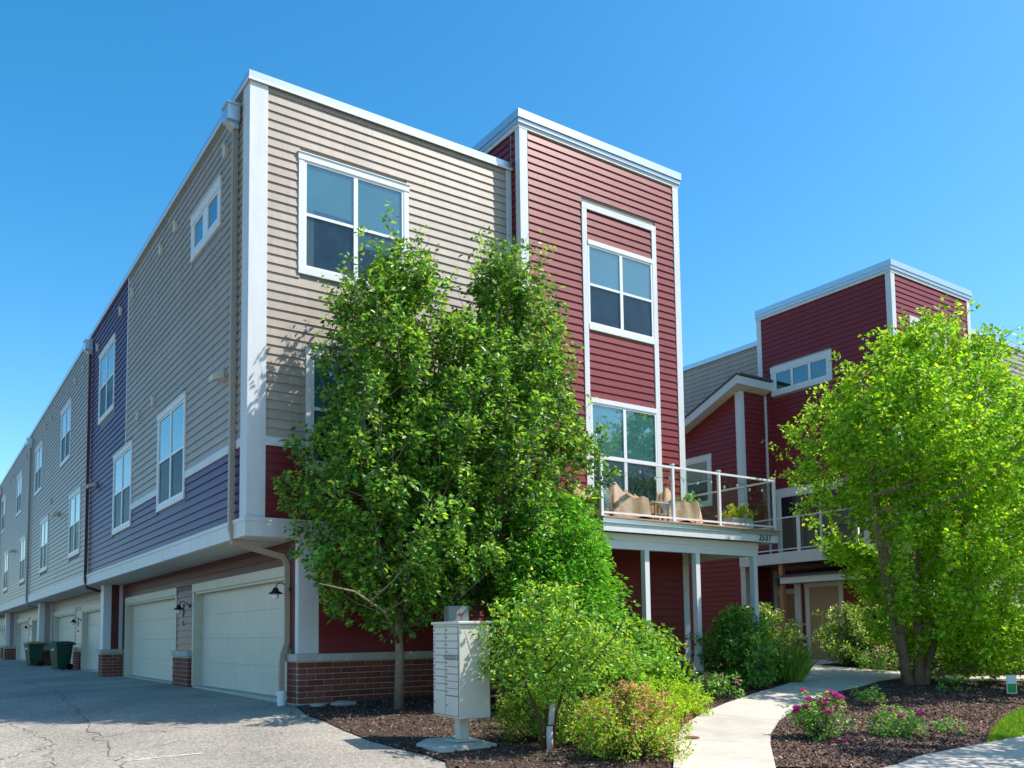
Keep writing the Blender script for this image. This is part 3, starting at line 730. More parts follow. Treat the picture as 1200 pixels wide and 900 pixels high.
# balcony two
b2 = MB().box(16.80, 16.86, -2.0, 4.17, 3.58, 3.90).box(16.86, 22.4, -2.0, -1.94, 3.58, 3.90)
wpart('balcony_fascia', b2, 'white', T2)
wpart('balcony_deck', MB().box(16.86, X2 - .04, -1.94, 4.16, 3.62, 3.88).box(X2 - .04, 22.35, -1.94, YT - .05, 3.62, 3.88), 'deckwood', T2)
r2 = obj('railing', MB().box(16.83, 16.88, -1.97, 4.1, 4.92, 4.96).box(16.835, 16.875, -1.97, 4.1, 3.98, 4.015)
         .box(16.88, 22.3, -1.99, -1.94, 4.92, 4.96).box(16.88, 22.3, -1.985, -1.945, 3.98, 4.015).mesh('railing', 'trim_white'), T2, (0, 0, 0))
for x, y in [(16.855, -1.965), (16.855, .05), (16.855, 1.98), (16.855, 4.05), (18.7, -1.965), (20.5, -1.965), (22.25, -1.965)]:
    obj('post', MB().box(x - .035, x + .035, y - .035, y + .035, 3.90, 4.98).mesh('post', 'trim_white'), r2, RO, world=False)
for a, b_ in ((-1.9, -.02), (.1, 1.92), (2.04, 4.0)):
    obj('glass_panel', MB().box(16.85, 16.858, a, b_, 4.03, 4.9).mesh('glass_panel', 'railglass'), r2, RO, world=False)
# entry level: door closet, canopy, post, second door, brick pier
wpart('entry_wall', MB().box(17.45, X2 + .02, .25, 2.62, .5, 3.05), 'red', T2)
j = MB(); rows(T2, ('x', 17.45), .36, .95, .75, 3.0, 'red', joined=j); rows(T2, ('x', 17.45), 2.26, 2.36, .75, 3.0, 'red', joined=j)
setp(wpart('siding', j, 'red', T2), kind='stuff')
dr = obj('door', MB().box(17.40, 17.44, 1.10, 2.10, .70, 2.86).mesh('door', 'tan_door'), T2, (0, 0, 0))
obj('handle', MB().box(17.36, 17.40, 1.17, 1.23, 1.65, 1.80).mesh('handle', 'boxdark'), dr, RO, world=False)
wpart('door_trim', MB().box(17.40, 17.45, .97, 1.10, .70, 2.86).box(17.40, 17.45, 2.10, 2.25, .70, 2.86).box(17.395, 17.45, .95, 2.27, 2.86, 2.98), 'white', T2)
wpart('corner_board', MB().box(17.40, 17.45, 2.40, 2.62, 1.42, 3.0).box(17.40, 17.45, .25, .36, .7, 3.0), 'white', T2)
wpart('pier_core', MB().box(17.36, 17.46, 2.26, 2.70, .55, 1.33), 'mortar', T2)
bricks(T2, ('x', 17.36), 2.25, 2.70, .62, 7)
wpart('pier_cap', MB().box(17.30, 17.46, 2.24, 2.73, 1.33, 1.42), 'capstone', T2, bevel=.008)
can = MB().box(16.75, 16.81, .1, 2.62, 2.98, 3.16).box(16.81, 17.5, 2.56, 2.62, 2.98, 3.16).box(16.81, 17.5, .1, .16, 2.98, 3.16)
wpart('canopy_fascia', can, 'white', T2)
wpart('canopy_roof', MB().prism([(16.71, 3.165), (18.4, 3.42), (18.4, 3.46), (16.71, 3.205)], 'y', .05, 2.66), 'shingle', T2)
wpart('canopy_soffit', MB().box(16.81, 17.45, .16, 2.56, 2.99, 3.01), 'soffit', T2)
wpart('porch_post', MB().box(16.90, 17.03, 2.64, 2.77, .60, 3.58), 'wood', T2)
wpart('entry_light', MB().box(16.80, 16.90, 2.72, 2.84, 2.94, 3.12).box(16.78, 16.92, 2.70, 2.86, 3.12, 3.15), 'iron', T2)
wpart('entry_door', MB().box(X2 - .03, X2, 3.05, 4.0, .7, 2.75), 'tan_door', T2)
wpart('door_trim', MB().box(X2 - .06, X2, 2.90, 3.05, .7, 2.75).box(X2 - .06, X2, 4.0, 4.15, .7, 3.5).box(X2 - .06, X2, 2.90, 4.0, 2.75, 2.90), 'white', T2)
wpart('porch_post', MB().box(16.88, 17.06, -1.95, -1.77, .2, 3.58), 'trim_white', T2)
wpart('door_step', MB().box(16.5, 17.44, .3, 2.6, .3, .70), 'concrete', T2)

# ------------------------------------------------------------------ ground
setp(sheet('ground', [(-160, -160), (260, -160), (260, 260), (-160, 260)], -.05, 'farground', 8.0), kind='structure')
farp = bpy.data.meshes.new('terrain'); s_ = 3000
farp.from_pydata([(-s_, -s_, -1.2), (s_, -s_, -1.2), (s_, s_, -1.2), (-s_, s_, -1.2)], [], [(0, 1, 2, 3)]); farp.materials.append(MATS['farground'])
setp(obj('terrain', farp), kind='structure')
EDGE = [(.84, .1), (.79, -.2), (.58, -1.2), (.60, -1.7), (.5, -2.62), (.44, -3.63), (.50, -4.39), (.58, -4.95), (.55, -5.4), (.30, -5.9), (-.2, -6.6), (-1.2, -7.6), (-3, -8.6), (-6, -9.3)]
drive = setp(sheet('driveway', [(1.2, 64), (-16, 64), (-16, -60), (-6, -60)] + EDGE[::-1] + [(1.2, .1)], .0, 'asphalt', 1.0), kind='structure')
PL = [(1.5, -8.02), (2.51, -7.04), (3.64, -5.95), (4.6, -5.17), (5.68, -4.5), (6.94, -3.87), (8.5, -3.21), (10.19, -2.57), (11.36, -2.05)]
PR = [(2.4, -8.6), (3.47, -7.67), (4.5, -6.77), (5.24, -6.20), (6.21, -5.56), (7.62, -4.8), (9.64, -3.94), (11.24, -3.55), (12.45, -3.2)]
bed1 = EDGE[:11] + [(1.0, -7.6)] + PL + [(12.3, -.9), (12.3, .6), (9.8, .6), (9.8, -.2), (5.4, -.2), (5.4, .1)]
setp(sheet('planting_bed', bed1, .012, 'soil', .7), kind='structure')
SWY = -8.28
bed2 = [PR[1]] + PR[2:] + [(13.9, -2.9), (14.3, -4.0), (16.2, -5.5), (16.2, -6.3), (10.84, -6.88), (9.72, -7.18), (8.51, -7.58), (7.38, -8.03), (6.83, SWY), (4.3, SWY - .05)]
setp(sheet('planting_bed', bed2, .012, 'soil', .7), kind='structure')
bed3 = [(14.9, -3.6), (15.0, -1.6), (14.7, .1), (16.4, .3), (16.6, .3), (17.4, .2), (18.4, -.3), (18.4, -2.4), (22, -2.6), (22, -4.4), (16.3, -4.3)]
setp(sheet('planting_bed', bed3, .012, 'soil', .7), kind='structure')
bed4 = [(12.35, .4), (12.35, -.1), (13.4, .45), (16.4, 2.7), (17.1, 2.8), (17.1, 9), (12.35, 9)]
setp(sheet('planting_bed', bed4, .012, 'soil', .7), kind='structure')
# concrete path of cast slabs with joints
path = setp(sheet('path', PL + [(12.0, -1.35), (13.2, -.35), (16.5, 2.3), (16.5, .3), (14.5, .0), (14.8, -1.6), (14.7, -3.7), (18, -5.0), (17.6, -5.6), (14.2, -4.1), (13.8, -3.0)] + PR[::-1], .006, 'mortar', 1.0), kind='structure')
def lerp(a, b_, t_): return (a[0] + (b_[0] - a[0]) * t_, a[1] + (b_[1] - a[1]) * t_)
def slab(poly, parent, gap=.012):
    cx = sum(p[0] for p in poly) / len(poly); cy = sum(p[1] for p in poly) / len(poly)
    q = []
    for x, y in poly:
        d = math.hypot(x - cx, y - cy); k = max(0, 1 - gap / d); q.append((cx + (x - cx) * k, cy + (y - cy) * k))
    return sheet('slab', q, .045, 'concrete', 1.0, .06, parent)
for k in range(0, len(PL) - 1, 2):
    slab([PL[k], PL[k + 1], PL[k + 2], PR[k + 2], PR[k + 1], PR[k]][::-1], path, .006)
for q in ([PL[-1], PR[-1], (13.8, -3.0), (13.2, -1.6), (12.0, -1.35)], [(12.0, -1.35), (13.2, -1.6), (14.6, -.3), (13.2, -.35)], [(13.8, -3.0), (14.75, -2.6), (14.8, -1.6), (14.6, -.3), (13.2, -1.6)],
          [(13.2, -.35), (14.6, -.3), (15.6, 1.1), (14.9, 1.15)], [(14.9, 1.15), (15.6, 1.1), (16.5, .9), (16.5, 2.3)], [(13.8, -3.0), (14.2, -4.1), (14.9, -3.75), (14.75, -2.6)], [(14.2, -4.1), (15.8, -4.8), (16.1, -4.2), (14.9, -3.75)], [(15.8, -4.8), (17.6, -5.6), (18, -5.0), (16.1, -4.2)]):
    slab(q, path)
swk = setp(sheet('sidewalk', [(-6, SWY - 2.2), (40, SWY - 2.2), (40, SWY), (7, SWY), (4.3, SWY - .0), (2.6, SWY - .30), (-1.5, SWY - .3), (-6, SWY - .9)], .006, 'mortar', 1.0), kind='structure')
x = 2.3
while x < 30:
    slab([(x, SWY - 2.1), (x + 1.5, SWY - 2.1), (x + 1.5, SWY if x > 3.5 else SWY - .3), (x, SWY if x > 5 else SWY - .3)], swk); x += 1.5
lawn_poly = [(6.86, SWY + .01), (7.4, -8.02), (8.51, -7.57), (9.72, -7.17), (10.84, -6.87), (16.2, -6.28), (30, -6.2), (30, SWY + .01)]
setp(sheet('lawn', lawn_poly, .014, 'lawnsoil', 1.0), kind='structure')
# asphalt wear: cracks and a faded paint line
def ribbon(name, pts, w, mat, parent, off=.005, seed=0, jag=.085, n=16):
    r = random.Random(seed); P = []
    for i in range(len(pts) - 1):
        for k in range(n):
            a = lerp(pts[i], pts[i + 1], k / n); P.append((a[0] + r.uniform(-jag, jag), a[1] + r.uniform(-jag, jag)))
    P.append(pts[-1]); v_ = []; f_ = []
    for i, p in enumerate(P):
        a, b_ = P[max(i - 1, 0)], P[min(i + 1, len(P) - 1)]; d = Vector((b_[0] - a[0], b_[1] - a[1])).normalized()
        ww = w * r.uniform(.35, 1.2) if jag else w
        for s in (-1, 1):
            q = (p[0] - d.y * ww * s, p[1] + d.x * ww * s); v_.append((q[0], q[1], g(*q) + off))
        if i: f_.append((2 * i - 2, 2 * i - 1, 2 * i + 1, 2 * i))
    me = bpy.data.meshes.new(name); me.from_pydata(v_, [], f_); me.materials.append(MATS[mat])
    if me.polygons and me.polygons[0].normal.z < 0: me.flip_normals()
    return obj(name, me, parent)
for i, (pts, w) in enumerate([([(-1.75, 16), (-1.63, 8.1), (-2.1, 2.5), (-2.31, .23), (-2.43, -2.91), (-2.3, -6)], .011), ([(-2.31, .3), (-1.5, -.4), (-1.2, -1.2)], .006), ([(-2.35, -1.2), (-1.9, -1.0), (-1.5, -1.3)], .006),
                              ([(-3.3, 2.2), (-3.1, .2), (-2.95, -1.4), (-3.6, -2.0), (-4.6, -2.3)], .008), ([(-3.0, -1.4), (-3.2, -3.2), (-3.0, -5)], .006), ([(-4.2, 6), (-3.4, 3.2), (-3.3, 2.2)], .008), ([(-2.4, -2.6), (-1.7, -2.2), (-.9, -2.6), (-.2, -2.4)], .004), ([(-1.63, 8), (-.6, 6.5), (.4, 6.2)], .006)]):
    ribbon('crack', pts, w, 'crackfill', drive, seed=i)
ribbon('painted_line', [(-2.42, -3.05), (-1.9, -3.09), (-1.55, -3.14)], .04, 'roadpaint', drive, seed=20, jag=.012, n=8)

# ------------------------------------------------------------------ foliage machinery
def leaf_mesh(name, pos, axis, nrm, ln, wd, tint, mat, fold=.25, broad=.45):
    """folded leaf: base, tip, left, right; two triangles"""
    n = len(pos)
    axis = axis / np.linalg.norm(axis, axis=1, keepdims=True)
    side = np.cross(axis, nrm); side /= np.linalg.norm(side, axis=1, keepdims=True) + 1e-9
    nn = np.cross(side, axis)
    ln = np.asarray(ln).reshape(-1, 1); wd = np.asarray(wd).reshape(-1, 1)
    base = pos; tip = pos + axis * ln - nn * ln * .12
    mid = pos + axis * ln * broad
    lf = mid + side * wd * .5 + nn * wd * fold; rt = mid - side * wd * .5 + nn * wd * fold
    V = np.empty((n * 4, 3), np.float32); V[0::4] = base; V[1::4] = rt; V[2::4] = tip; V[3::4] = lf
    i = np.arange(n, dtype=np.int32) * 4
    F = np.empty((n * 2, 3), np.int32); F[0::2, 0] = i; F[0::2, 1] = i + 1; F[0::2, 2] = i + 2; F[1::2, 0] = i; F[1::2, 1] = i + 2; F[1::2, 2] = i + 3
    return tri_mesh(name, V, F, np.repeat(tint, 4, axis=0), mat)
def tri_mesh(name, V, F, C, mat):
    me = bpy.data.meshes.new(name)
    me.vertices.add(len(V)); me.vertices.foreach_set('co', V.astype(np.float32).ravel())
    k = F.shape[1]
    me.loops.add(len(F) * k); me.loops.foreach_set('vertex_index', F.astype(np.int32).ravel())
    me.polygons.add(len(F)); me.polygons.foreach_set('loop_start', np.arange(len(F), dtype=np.int32) * k)
    a = me.attributes.new('tint', 'FLOAT_COLOR', 'POINT')
    a.data.foreach_set('color', np.concatenate([C, np.ones((len(C), 1))], axis=1).astype(np.float32).ravel())
    me.update(); me.validate(); me.materials.append(MATS[mat])
    return me
LEAFGAIN = 1.95
def unit(n): 
    v_ = RNG.normal(size=(n, 3)); return v_ / np.linalg.norm(v_, axis=1, keepdims=True)
def tints(n, cols, var=.26, probs=None):
    cols = np.array(cols); c = cols[RNG.choice(len(cols), n, p=probs)]
    return np.clip(c * (LEAFGAIN if c.shape[0] and np.median(c[:, 1]) > np.median(c[:, 0]) else 1) * (1 + RNG.normal(size=(n, 1)) * var) * (1 + RNG.normal(size=(n, 3)) * .06), .004, .9)
def twig_leaves(a, d, L_, nl, spread, up=.35):
    """leaves along a twig from a in direction d; returns pos, axis, normal"""
    t_ = RNG.random(nl) ** .8
    side = unit(nl); side -= (side @ d)[:, None] * d; side /= np.linalg.norm(side, axis=1, keepdims=True)
    pos = a + np.outer(t_ * L_, d) + side * (RNG.random((nl, 1)) ** .7) * spread
    ax = side * .9 + d * .45 + RNG.normal(size=(nl, 3)) * .35; ax[:, 2] -= .18
    nm = unit(nl) * .75; nm[:, 2] += .75
    return pos, ax, nm
def plant(name, label, cat, base, env, H, K, nl, leaf, cols, mat='leaf', trunk=None, group=None, twig=.45, spread=.12, clearance=None, bark='bark', stems=1, shell=.55, outup=.6, probs=None, extra=None, lobes=.16, seed=1, stem_r=.05, part='crown', zmin=0.0, squash=None, wood_every=2, shoots=0, shoot_len=.7, shoot_up=.9):
    """env: list of (height fraction, radius). K twigs placed in the envelope, nl leaves on each."""
    root = thing(name, label, cat, base, 0, group)
    r = random.Random(seed); B = np.array(base)
    hs_ = [e[0] for e in env]; rs_ = [e[1] for e in env]
    ph = [r.uniform(0, 6.28) for _ in range(6)]
    def rad(t_, a):
        w = 1 + lobes * (math.sin(2 * a + ph[0] + 3 * t_) + .7 * math.sin(3 * a + ph[1] + 9 * t_) + .6 * math.sin(5 * a + ph[2] - 13 * t_) + .7 * math.sin(17 * t_ + ph[3] + a))
        return float(np.interp(t_, hs_, rs_)) * w
    wood = MB()
    stem_lines = []
    if trunk:       # list of polylines given relative to base: [(pts, r0, r1)]
        for pts, r0, r1 in trunk:
            n = len(pts); wood.tube(pts, [r0 + (r1 - r0) * i / (n - 1) for i in range(n)], 8)
            stem_lines.append([np.array(p, float) for p in pts])
    P_, A_, N_ = [], [], []
    tmax = max(rs_)
    k = 0; guard = 0
    while k < K and guard < K * 60:
        guard += 1
        t_ = r.uniform(env[0][0], env[-1][0]); a = r.uniform(0, 2 * math.pi)
        if r.random() > (float(np.interp(t_, hs_, rs_)) / tmax) ** 1.3 + .04: continue
        q = rad(t_, a) * (r.random() ** shell)
        c = np.array([q * math.cos(a), q * math.sin(a), t_ * H])
        if squash: c = squash(c)
        wp = c + B
        if clearance and not clearance(wp): continue
        # twig: from a point on the stem below, curving out to c
        if stem_lines:
            sl_ = min(stem_lines, key=lambda l_: min(np.linalg.norm(p - c) for p in l_))
            best = None
            for p, p2 in zip(sl_[:-1], sl_[1:]):
                for f in (0, .25, .5, .75, 1):
                    x_ = p + (p2 - p) * f
                    hd = math.hypot(*(c - x_)[:2]); want = c[2] - hd * outup
                    s_ = abs(x_[2] - want)
                    if best is None or s_ < best[0]: best = (s_, x_)
            st = best[1]
        else:
            st = np.array([r.uniform(-.12, .12), r.uniform(-.12, .12), -.02])
        d = c - st; dl = np.linalg.norm(d) + 1e-6
        m_ = st + d * .55 + np.array([0, 0, -dl * .07 if stem_lines else dl * .06]) + np.array([r.uniform(-1, 1), r.uniform(-1, 1), r.uniform(-1, 1)]) * dl * .05
        dr_ = (c - m_); dr_ = dr_ / (np.linalg.norm(dr_) + 1e-6)
        dr_ = dr_ + np.array([0, 0, .35]) * (1 if stem_lines else 1) + unit(1)[0] * .35; dr_ /= np.linalg.norm(dr_)
        tipp = c + dr_ * twig * .5
        rr = min(stem_r, .006 + dl * .009)
        if k % wood_every == 0: wood.tube([st, m_, c, tipp], [rr, rr * .7, rr * .4, .002], 4 if dl > .8 else 3, cap=False)
        nn = max(3, int(nl * r.uniform(.6, 1.4)))
        p, ax, nm = twig_leaves(c - dr_ * twig * .5, dr_, twig, nn, spread)
        P_.append(p); A_.append(ax); N_.append(nm)
        k += 1
    for q_ in range(shoots):        # sparse leading shoots that break the outline
        t_ = env[0][0] + (env[-1][0] - env[0][0]) * (.35 + .65 * r.random()); a = r.uniform(0, 2 * math.pi)
        q = rad(t_, a) * r.uniform(.72, .98); c = np.array([q * math.cos(a), q * math.sin(a), t_ * H])
        if squash: c = squash(c)
        dr_ = np.array([math.cos(a) * (1 - shoot_up * .7), math.sin(a) * (1 - shoot_up * .7), shoot_up]) + unit(1)[0] * .22; dr_ /= np.linalg.norm(dr_)
        ln_ = shoot_len * r.uniform(.5, 1.15)
        if clearance and not clearance(c + B + dr_ * ln_): continue
        wood.tube([c - dr_ * .1, c + dr_ * ln_ * .5, c + dr_ * ln_], [.006, .004, .002], 3, cap=False)
        p, ax, nm = twig_leaves(c, dr_, ln_, max(6, int(20 * ln_)), leaf[0] * .55)
        P_.append(p); A_.append(ax); N_.append(nm)
    P_, A_, N_ = np.concatenate(P_), np.concatenate(A_), np.concatenate(N_)
    if clearance:
        kp = np.array([clearance(p + B, True) for p in P_]); P_, A_, N_ = P_[kp], A_[kp], N_[kp]
    kp = P_[:, 2] > zmin + .02; P_, A_, N_ = P_[kp], A_[kp], N_[kp]
    n = len(P_); ll = leaf[0] * RNG.uniform(.65, 1.25, n)
    obj(part, leaf_mesh(part, P_, A_, N_, ll, ll * leaf[1], tints(n, cols, probs=probs), mat), root, world=False)
    if wood.v: obj('trunk' if trunk else 'stems', wood.mesh('trunk', bark, smooth=True), root, world=False)
    if extra: extra(root, P_, r)
    return root
def gz(x, y, d=0): return (x, y, g(x, y) + d)

GREEN = [(.070, .175, .026), (.095, .215, .03), (.04, .105, .022), (.15, .275, .04), (.028, .075, .018)]
YGREEN = [(.135, .27, .016), (.17, .31, .018), (.095, .205, .014), (.22, .35, .028)]
def wallclear(p, leaf=False):
    m_ = .06 if leaf else .3
    if p[0] > 5.3 and p[1] > YT - m_: return False
    if BX0 - m_ < p[0] < BX1 + m_ and p[1] > BY - m_ and p[2] > 3.1: return False
    return p[1] < -m_
def trunkline(pts): return pts
# upright pear trees in front of the wall
plant('pear_tree', 'dense upright green tree with slender trunk beside the mailbox, in front of tan siding', 'tree', gz(2.07, -1.33, -.03),
      [(.17, .5), (.24, 1.1), (.30, 1.5), (.45, 1.58), (.60, 1.48), (.74, 1.24), (.86, .92), (.95, .55), (1.0, .15)], 7.7, 600, 60, (.105, .6), GREEN + [(.12, .20, .03)], trunk=[
          ([(0, 0, 0), (.02, .01, .9), (.0, .02, 1.6), (.06, .04, 2.6), (.03, .05, 4.2), (.12, .0, 6.0), (.10, .0, 7.5)], .085, .012),
          ([(.0, .02, 1.35), (.25, -.1, 2.2), (.55, -.12, 3.6), (.70, -.1, 5.2), (.75, -.1, 6.3)], .05, .008),
          ([(.0, .02, 1.5), (-.35, -.15, 2.3), (-.6, -.2, 3.4), (-.72, -.2, 4.8)], .045, .008),
          ([(.0, .0, 1.1), (-.5, -.5, 1.6), (-1.1, -.7, 1.9), (-1.7, -.8, 2.0)], .03, .008)],
      clearance=wallclear, outup=.75, twig=.5, spread=.11, seed=3, lobes=.16, bark='bark', wood_every=5, shoots=150)
plant('pear_tree', 'dense upright green tree rising behind the arborvitae beside the red tower', 'tree', gz(4.25, -1.42, -.03),
      [(.18, .5), (.26, 1.1), (.36, 1.5), (.50, 1.55), (.64, 1.42), (.76, 1.2), (.88, .92), (.96, .52), (1.0, .12)], 8.0, 570, 60, (.105, .6), GREEN + [(.12, .20, .03)], trunk=[
          ([(0, 0, 0), (.02, .01, 1.2), (-.05, .02, 2.6), (.02, .0, 4.6), (.05, .0, 6.4), (.0, .0, 7.9)], .085, .012),
          ([(.0, .0, 1.5), (.35, -.1, 2.6), (.6, -.15, 4.2), (.75, -.1, 6.0)], .045, .008),
          ([(.0, .0, 1.4), (-.3, -.2, 2.6), (-.5, -.2, 4.2), (-.55, -.1, 5.9)], .045, .008)],
      clearance=wallclear, outup=.75, twig=.5, spread=.11, seed=5, lobes=.16, wood_every=5, shoots=150)
# birch clump at right
def birchclear(p, leaf=False):
    l_ = (p[0] - 12.62) * .82 - (p[1] + 3.84) * .57; zr = p[2] - .43       # crown is lopsided: thin low down on the path side
    if l_ < -np.interp(zr, [0, 2.2, 3.5, 4.3, 5.0, 5.6], [.3, .75, 1.15, 1.55, 2.4, 3.0]) * (1.05 if leaf else .95): return False
    return p[1] < -1.0 or p[0] > 12.0 and p[1] < -.5
plant('birch_tree', 'bright yellow green multi-stemmed birch tree on the mulch island beside the path', 'tree', gz(12.62, -3.84, -.03),
      [(.04, .5), (.10, 1.6), (.2, 2.5), (.34, 3.0), (.50, 3.05), (.64, 2.75), (.78, 2.25), (.90, 1.5), (1.0, .5)], 7.55, 1250, 62, (.105, .68), YGREEN, mat='leaf_thin', trunk=[
          ([(-.07, .03, 0), (-.15, .06, .8), (-.28, .1, 1.8), (-.5, .2, 3.2), (-.8, .2, 5.0), (-.95, .2, 6.6)], .125, .012),
          ([(.12, -.08, 0), (.17, -.12, .8), (.2, -.1, 2.0), (.25, -.1, 3.6), (.2, .0, 5.6), (.1, .0, 7.4)], .13, .012),
          ([(.20, -.16, 0), (.36, -.26, .7), (.70, -.4, 1.7), (1.1, -.6, 3.0), (1.6, -.7, 4.6), (1.8, -.7, 5.8)], .09, .012),
          ([(-.13, .06, .5), (-.3, .12, 1.1), (-.6, .1, 1.9), (-1.1, -.1, 2.8), (-1.5, -.2, 4.2)], .07, .01),
          ([(.3, -.1, .2), (.9, -.7, 1.1), (1.7, -1.2, 1.7), (2.4, -1.5, 2.1)], .05, .01)],
      clearance=birchclear, outup=.35, twig=.55, spread=.13, seed=9, lobes=.17, shoots=230, shoot_up=.4, shoot_len=.75, bark='bark_birch', wood_every=7, stem_r=.016, squash=lambda c: c + np.array([.82, -.57, 0]) * (.45 + 1.0 * (1 - c[2] / 7.7) ** 2))
# street tree just outside the picture; its shade falls on the sidewalk
plant('street_tree', 'leafy tree beyond the right picture edge shading the sidewalk', 'tree', gz(8.6, -10.6, -.03),
      [(.3, .8), (.45, 1.7), (.7, 1.6), (.9, .9), (1, .1)], 6.2, 170, 34, (.10, .65), GREEN, trunk=[([(0, 0, 0), (.05, 0, 2), (0, 0, 5.8)], .1, .015)], seed=12)
# arborvitae: upright sprays
def conifer(name, label, base, H, R, n, cols, seed):
    root = thing(name, label, 'evergreen', base)
    t_ = RNG.random(n) ** .8; a = RNG.random(n) * 2 * np.pi
    prof = np.interp(t_, [0, .12, .35, .6, .8, .93, 1], [.86, 1.0, .98, .84, .60, .30, .05])
    w = 1 + .10 * np.sin(3 * a + 11 * t_) + .09 * np.sin(7 * a - 19 * t_) + .07 * np.sin(13 * a + 31 * t_)
    q = R * prof * w * (1 - .32 * RNG.random(n) ** 1.6)
    pos = np.stack([q * np.cos(a), q * np.sin(a), .05 + t_ * H], 1)
    ax = np.stack([np.cos(a) * .55, np.sin(a) * .55, np.full(n, .95)], 1) + RNG.normal(size=(n, 3)) * .33
    nm = np.stack([-np.sin(a), np.cos(a), np.zeros(n)], 1) + RNG.normal(size=(n, 3)) * .5
    ll = RNG.uniform(.08, .19, n)
    obj('foliage', leaf_mesh('foliage', pos, ax, nm, ll, ll * .34, tints(n, cols, .2), 'conifer', .1, .5), root, world=False)
    obj('trunk', MB().tube([(0, 0, -.05), (0, 0, H * .5), (.03, 0, H * .96)], [.09, .06, .012], 8).mesh('trunk', 'bark', smooth=True), root, world=False)
    return root
plant('arborvitae', 'broad bright green arborvitae between the tree and the balcony corner', 'evergreen', gz(4.55, -2.45, -.02),
      [(.0, .8), (.10, 1.02), (.35, 1.06), (.58, .92), (.78, .66), (.90, .40), (1.0, .10)], 3.7, 950, 34, (.10, .36), [(.085, .24, .014), (.06, .185, .013), (.12, .285, .02)], mat='conifer', trunk=[([(0, 0, 0), (0, 0, 1.6), (.03, 0, 3.3)], .09, .012)],
      clearance=wallclear, outup=1.1, twig=.42, spread=.085, seed=15, lobes=.10, shell=.28, wood_every=9, part='foliage', stem_r=.012)

# shrubs
def add_wrap(root, P_, r):
    obj('tree_wrap', MB().tube([(.02, -.03, .02), (.0, -.06, .32)], [.045, .04], 8).tube([(.03, -.05, .34), (.05, -.06, .62)], [.04, .036], 8).mesh('tree_wrap', 'treewrap', smooth=True), root, world=False)
plant('chokeberry_shrub', 'vase-shaped small tree with white wrapped stems right of the mailbox', 'shrub', gz(1.95, -5.46, -.02),
      [(.32, .22), (.42, .55), (.55, .72), (.75, .70), (.9, .5), (1.0, .2)], 1.95, 200, 26, (.07, .55), [(.10, .22, .028), (.14, .26, .032), (.075, .17, .025), (.22, .32, .04)], trunk=[
          ([(-.06, 0, 0), (-.10, .0, .4), (-.3, .05, .9), (-.5, .1, 1.4)], .028, .006), ([(.0, .02, 0), (.03, .02, .5), (.02, .05, 1.1), (.0, .05, 1.7)], .03, .006),
          ([(.05, -.02, 0), (.12, -.03, .45), (.3, -.05, .9), (.5, -.1, 1.4)], .03, .006), ([(.03, .03, 0), (.1, .15, .5), (.3, .3, 1.0)], .025, .006)],
      bark='twig', twig=.34, spread=.07, outup=.8, seed=21, extra=add_wrap, stem_r=.014, lobes=.22, wood_every=4, shoots=34, shoot_len=.42)
BRIGHT = [(.11, .235, .025), (.14, .27, .03), (.08, .18, .022)]
plant('viburnum_shrub', 'full leafy green shrub left of the first porch post', 'shrub', gz(5.35, -3.2, -.02), [(.05, .5), (.3, .95), (.6, .95), (.85, .6), (1, .15)], 1.42, 240, 24, (.10, .58), BRIGHT, bark='twig', twig=.3, spread=.08, seed=22, stem_r=.012, part='foliage')
plant('viburnum_shrub', 'leafy green shrub behind the white wrapped shrub, beside the arborvitae foot', 'shrub', gz(3.95, -3.9, -.02), [(.05, .5), (.3, .95), (.6, .95), (.85, .6), (1, .15)], 1.35, 220, 24, (.09, .55), BRIGHT + [(.13, .2, .03)], bark='twig', twig=.3, spread=.08, seed=23, stem_r=.012, part='foliage')
def clusters(colset, n, size, petals, part='flower'):
    def f(root, P_, r):
        if size == .055: return blooms(root, P_, n, size, colset)
        top = P_[P_[:, 2] > np.percentile(P_[:, 2], 55)]
        c = top[RNG.choice(len(top), n, replace=False)] if len(top) > n else top
        pos = np.repeat(c, petals, 0) + RNG.normal(size=(len(c) * petals, 3)) * size * .45; pos[:, 2] += size * .5
        m_ = len(pos); ax = unit(m_); ax[:, 2] = abs(ax[:, 2]) * .4; nm = unit(m_) * .5; nm[:, 2] += .8
        obj(part, leaf_mesh(part, pos, ax, nm, np.full(m_, size * .9), np.full(m_, size * .8), tints(m_, colset, .15), 'petal', .15, .6), root, world=False)['kind'] = 'stuff'
    return f
BLOOM = []
def blooms(root, P_, n, size, cols):
    if not BLOOM:
        m_ = 16; ax = unit(m_); ax[:, 2] = abs(ax[:, 2]) * .8 + .1; nm = unit(m_) * .4; nm[:, 2] += .5
        BLOOM.append(leaf_mesh('bloom', np.zeros((m_, 3)), ax, nm, np.full(m_, .07), np.full(m_, .068), tints(m_, cols, .12), 'petal', .2, .65))
    top = P_[P_[:, 2] > np.percentile(P_[:, 2], 60)]
    for c in top[RNG.choice(len(top), n, replace=False)]:
        obj('bloom', BLOOM[0], root, (c[0], c[1], c[2] + .02), r_(), world=False)
def r_(): return float(RNG.random() * 6.28)
SPIREA = [(.15, .30, .02), (.20, .33, .025), (.11, .25, .02), (.30, .19, .06)]
PINKS = [(.55, .20, .16), (.62, .30, .20), (.50, .24, .10)]
plant('spirea_shrub', 'low golden spirea mound with pinkish tips by the path corner', 'shrub', gz(2.55, -6.35, -.02), [(.05, .62), (.35, .74), (.7, .6), (1, .2)], .80, 260, 30, (.045, .5), SPIREA, bark='twig', twig=.22, spread=.05, seed=24, stem_r=.008, extra=clusters(PINKS, 190, .05, 6), part='foliage')
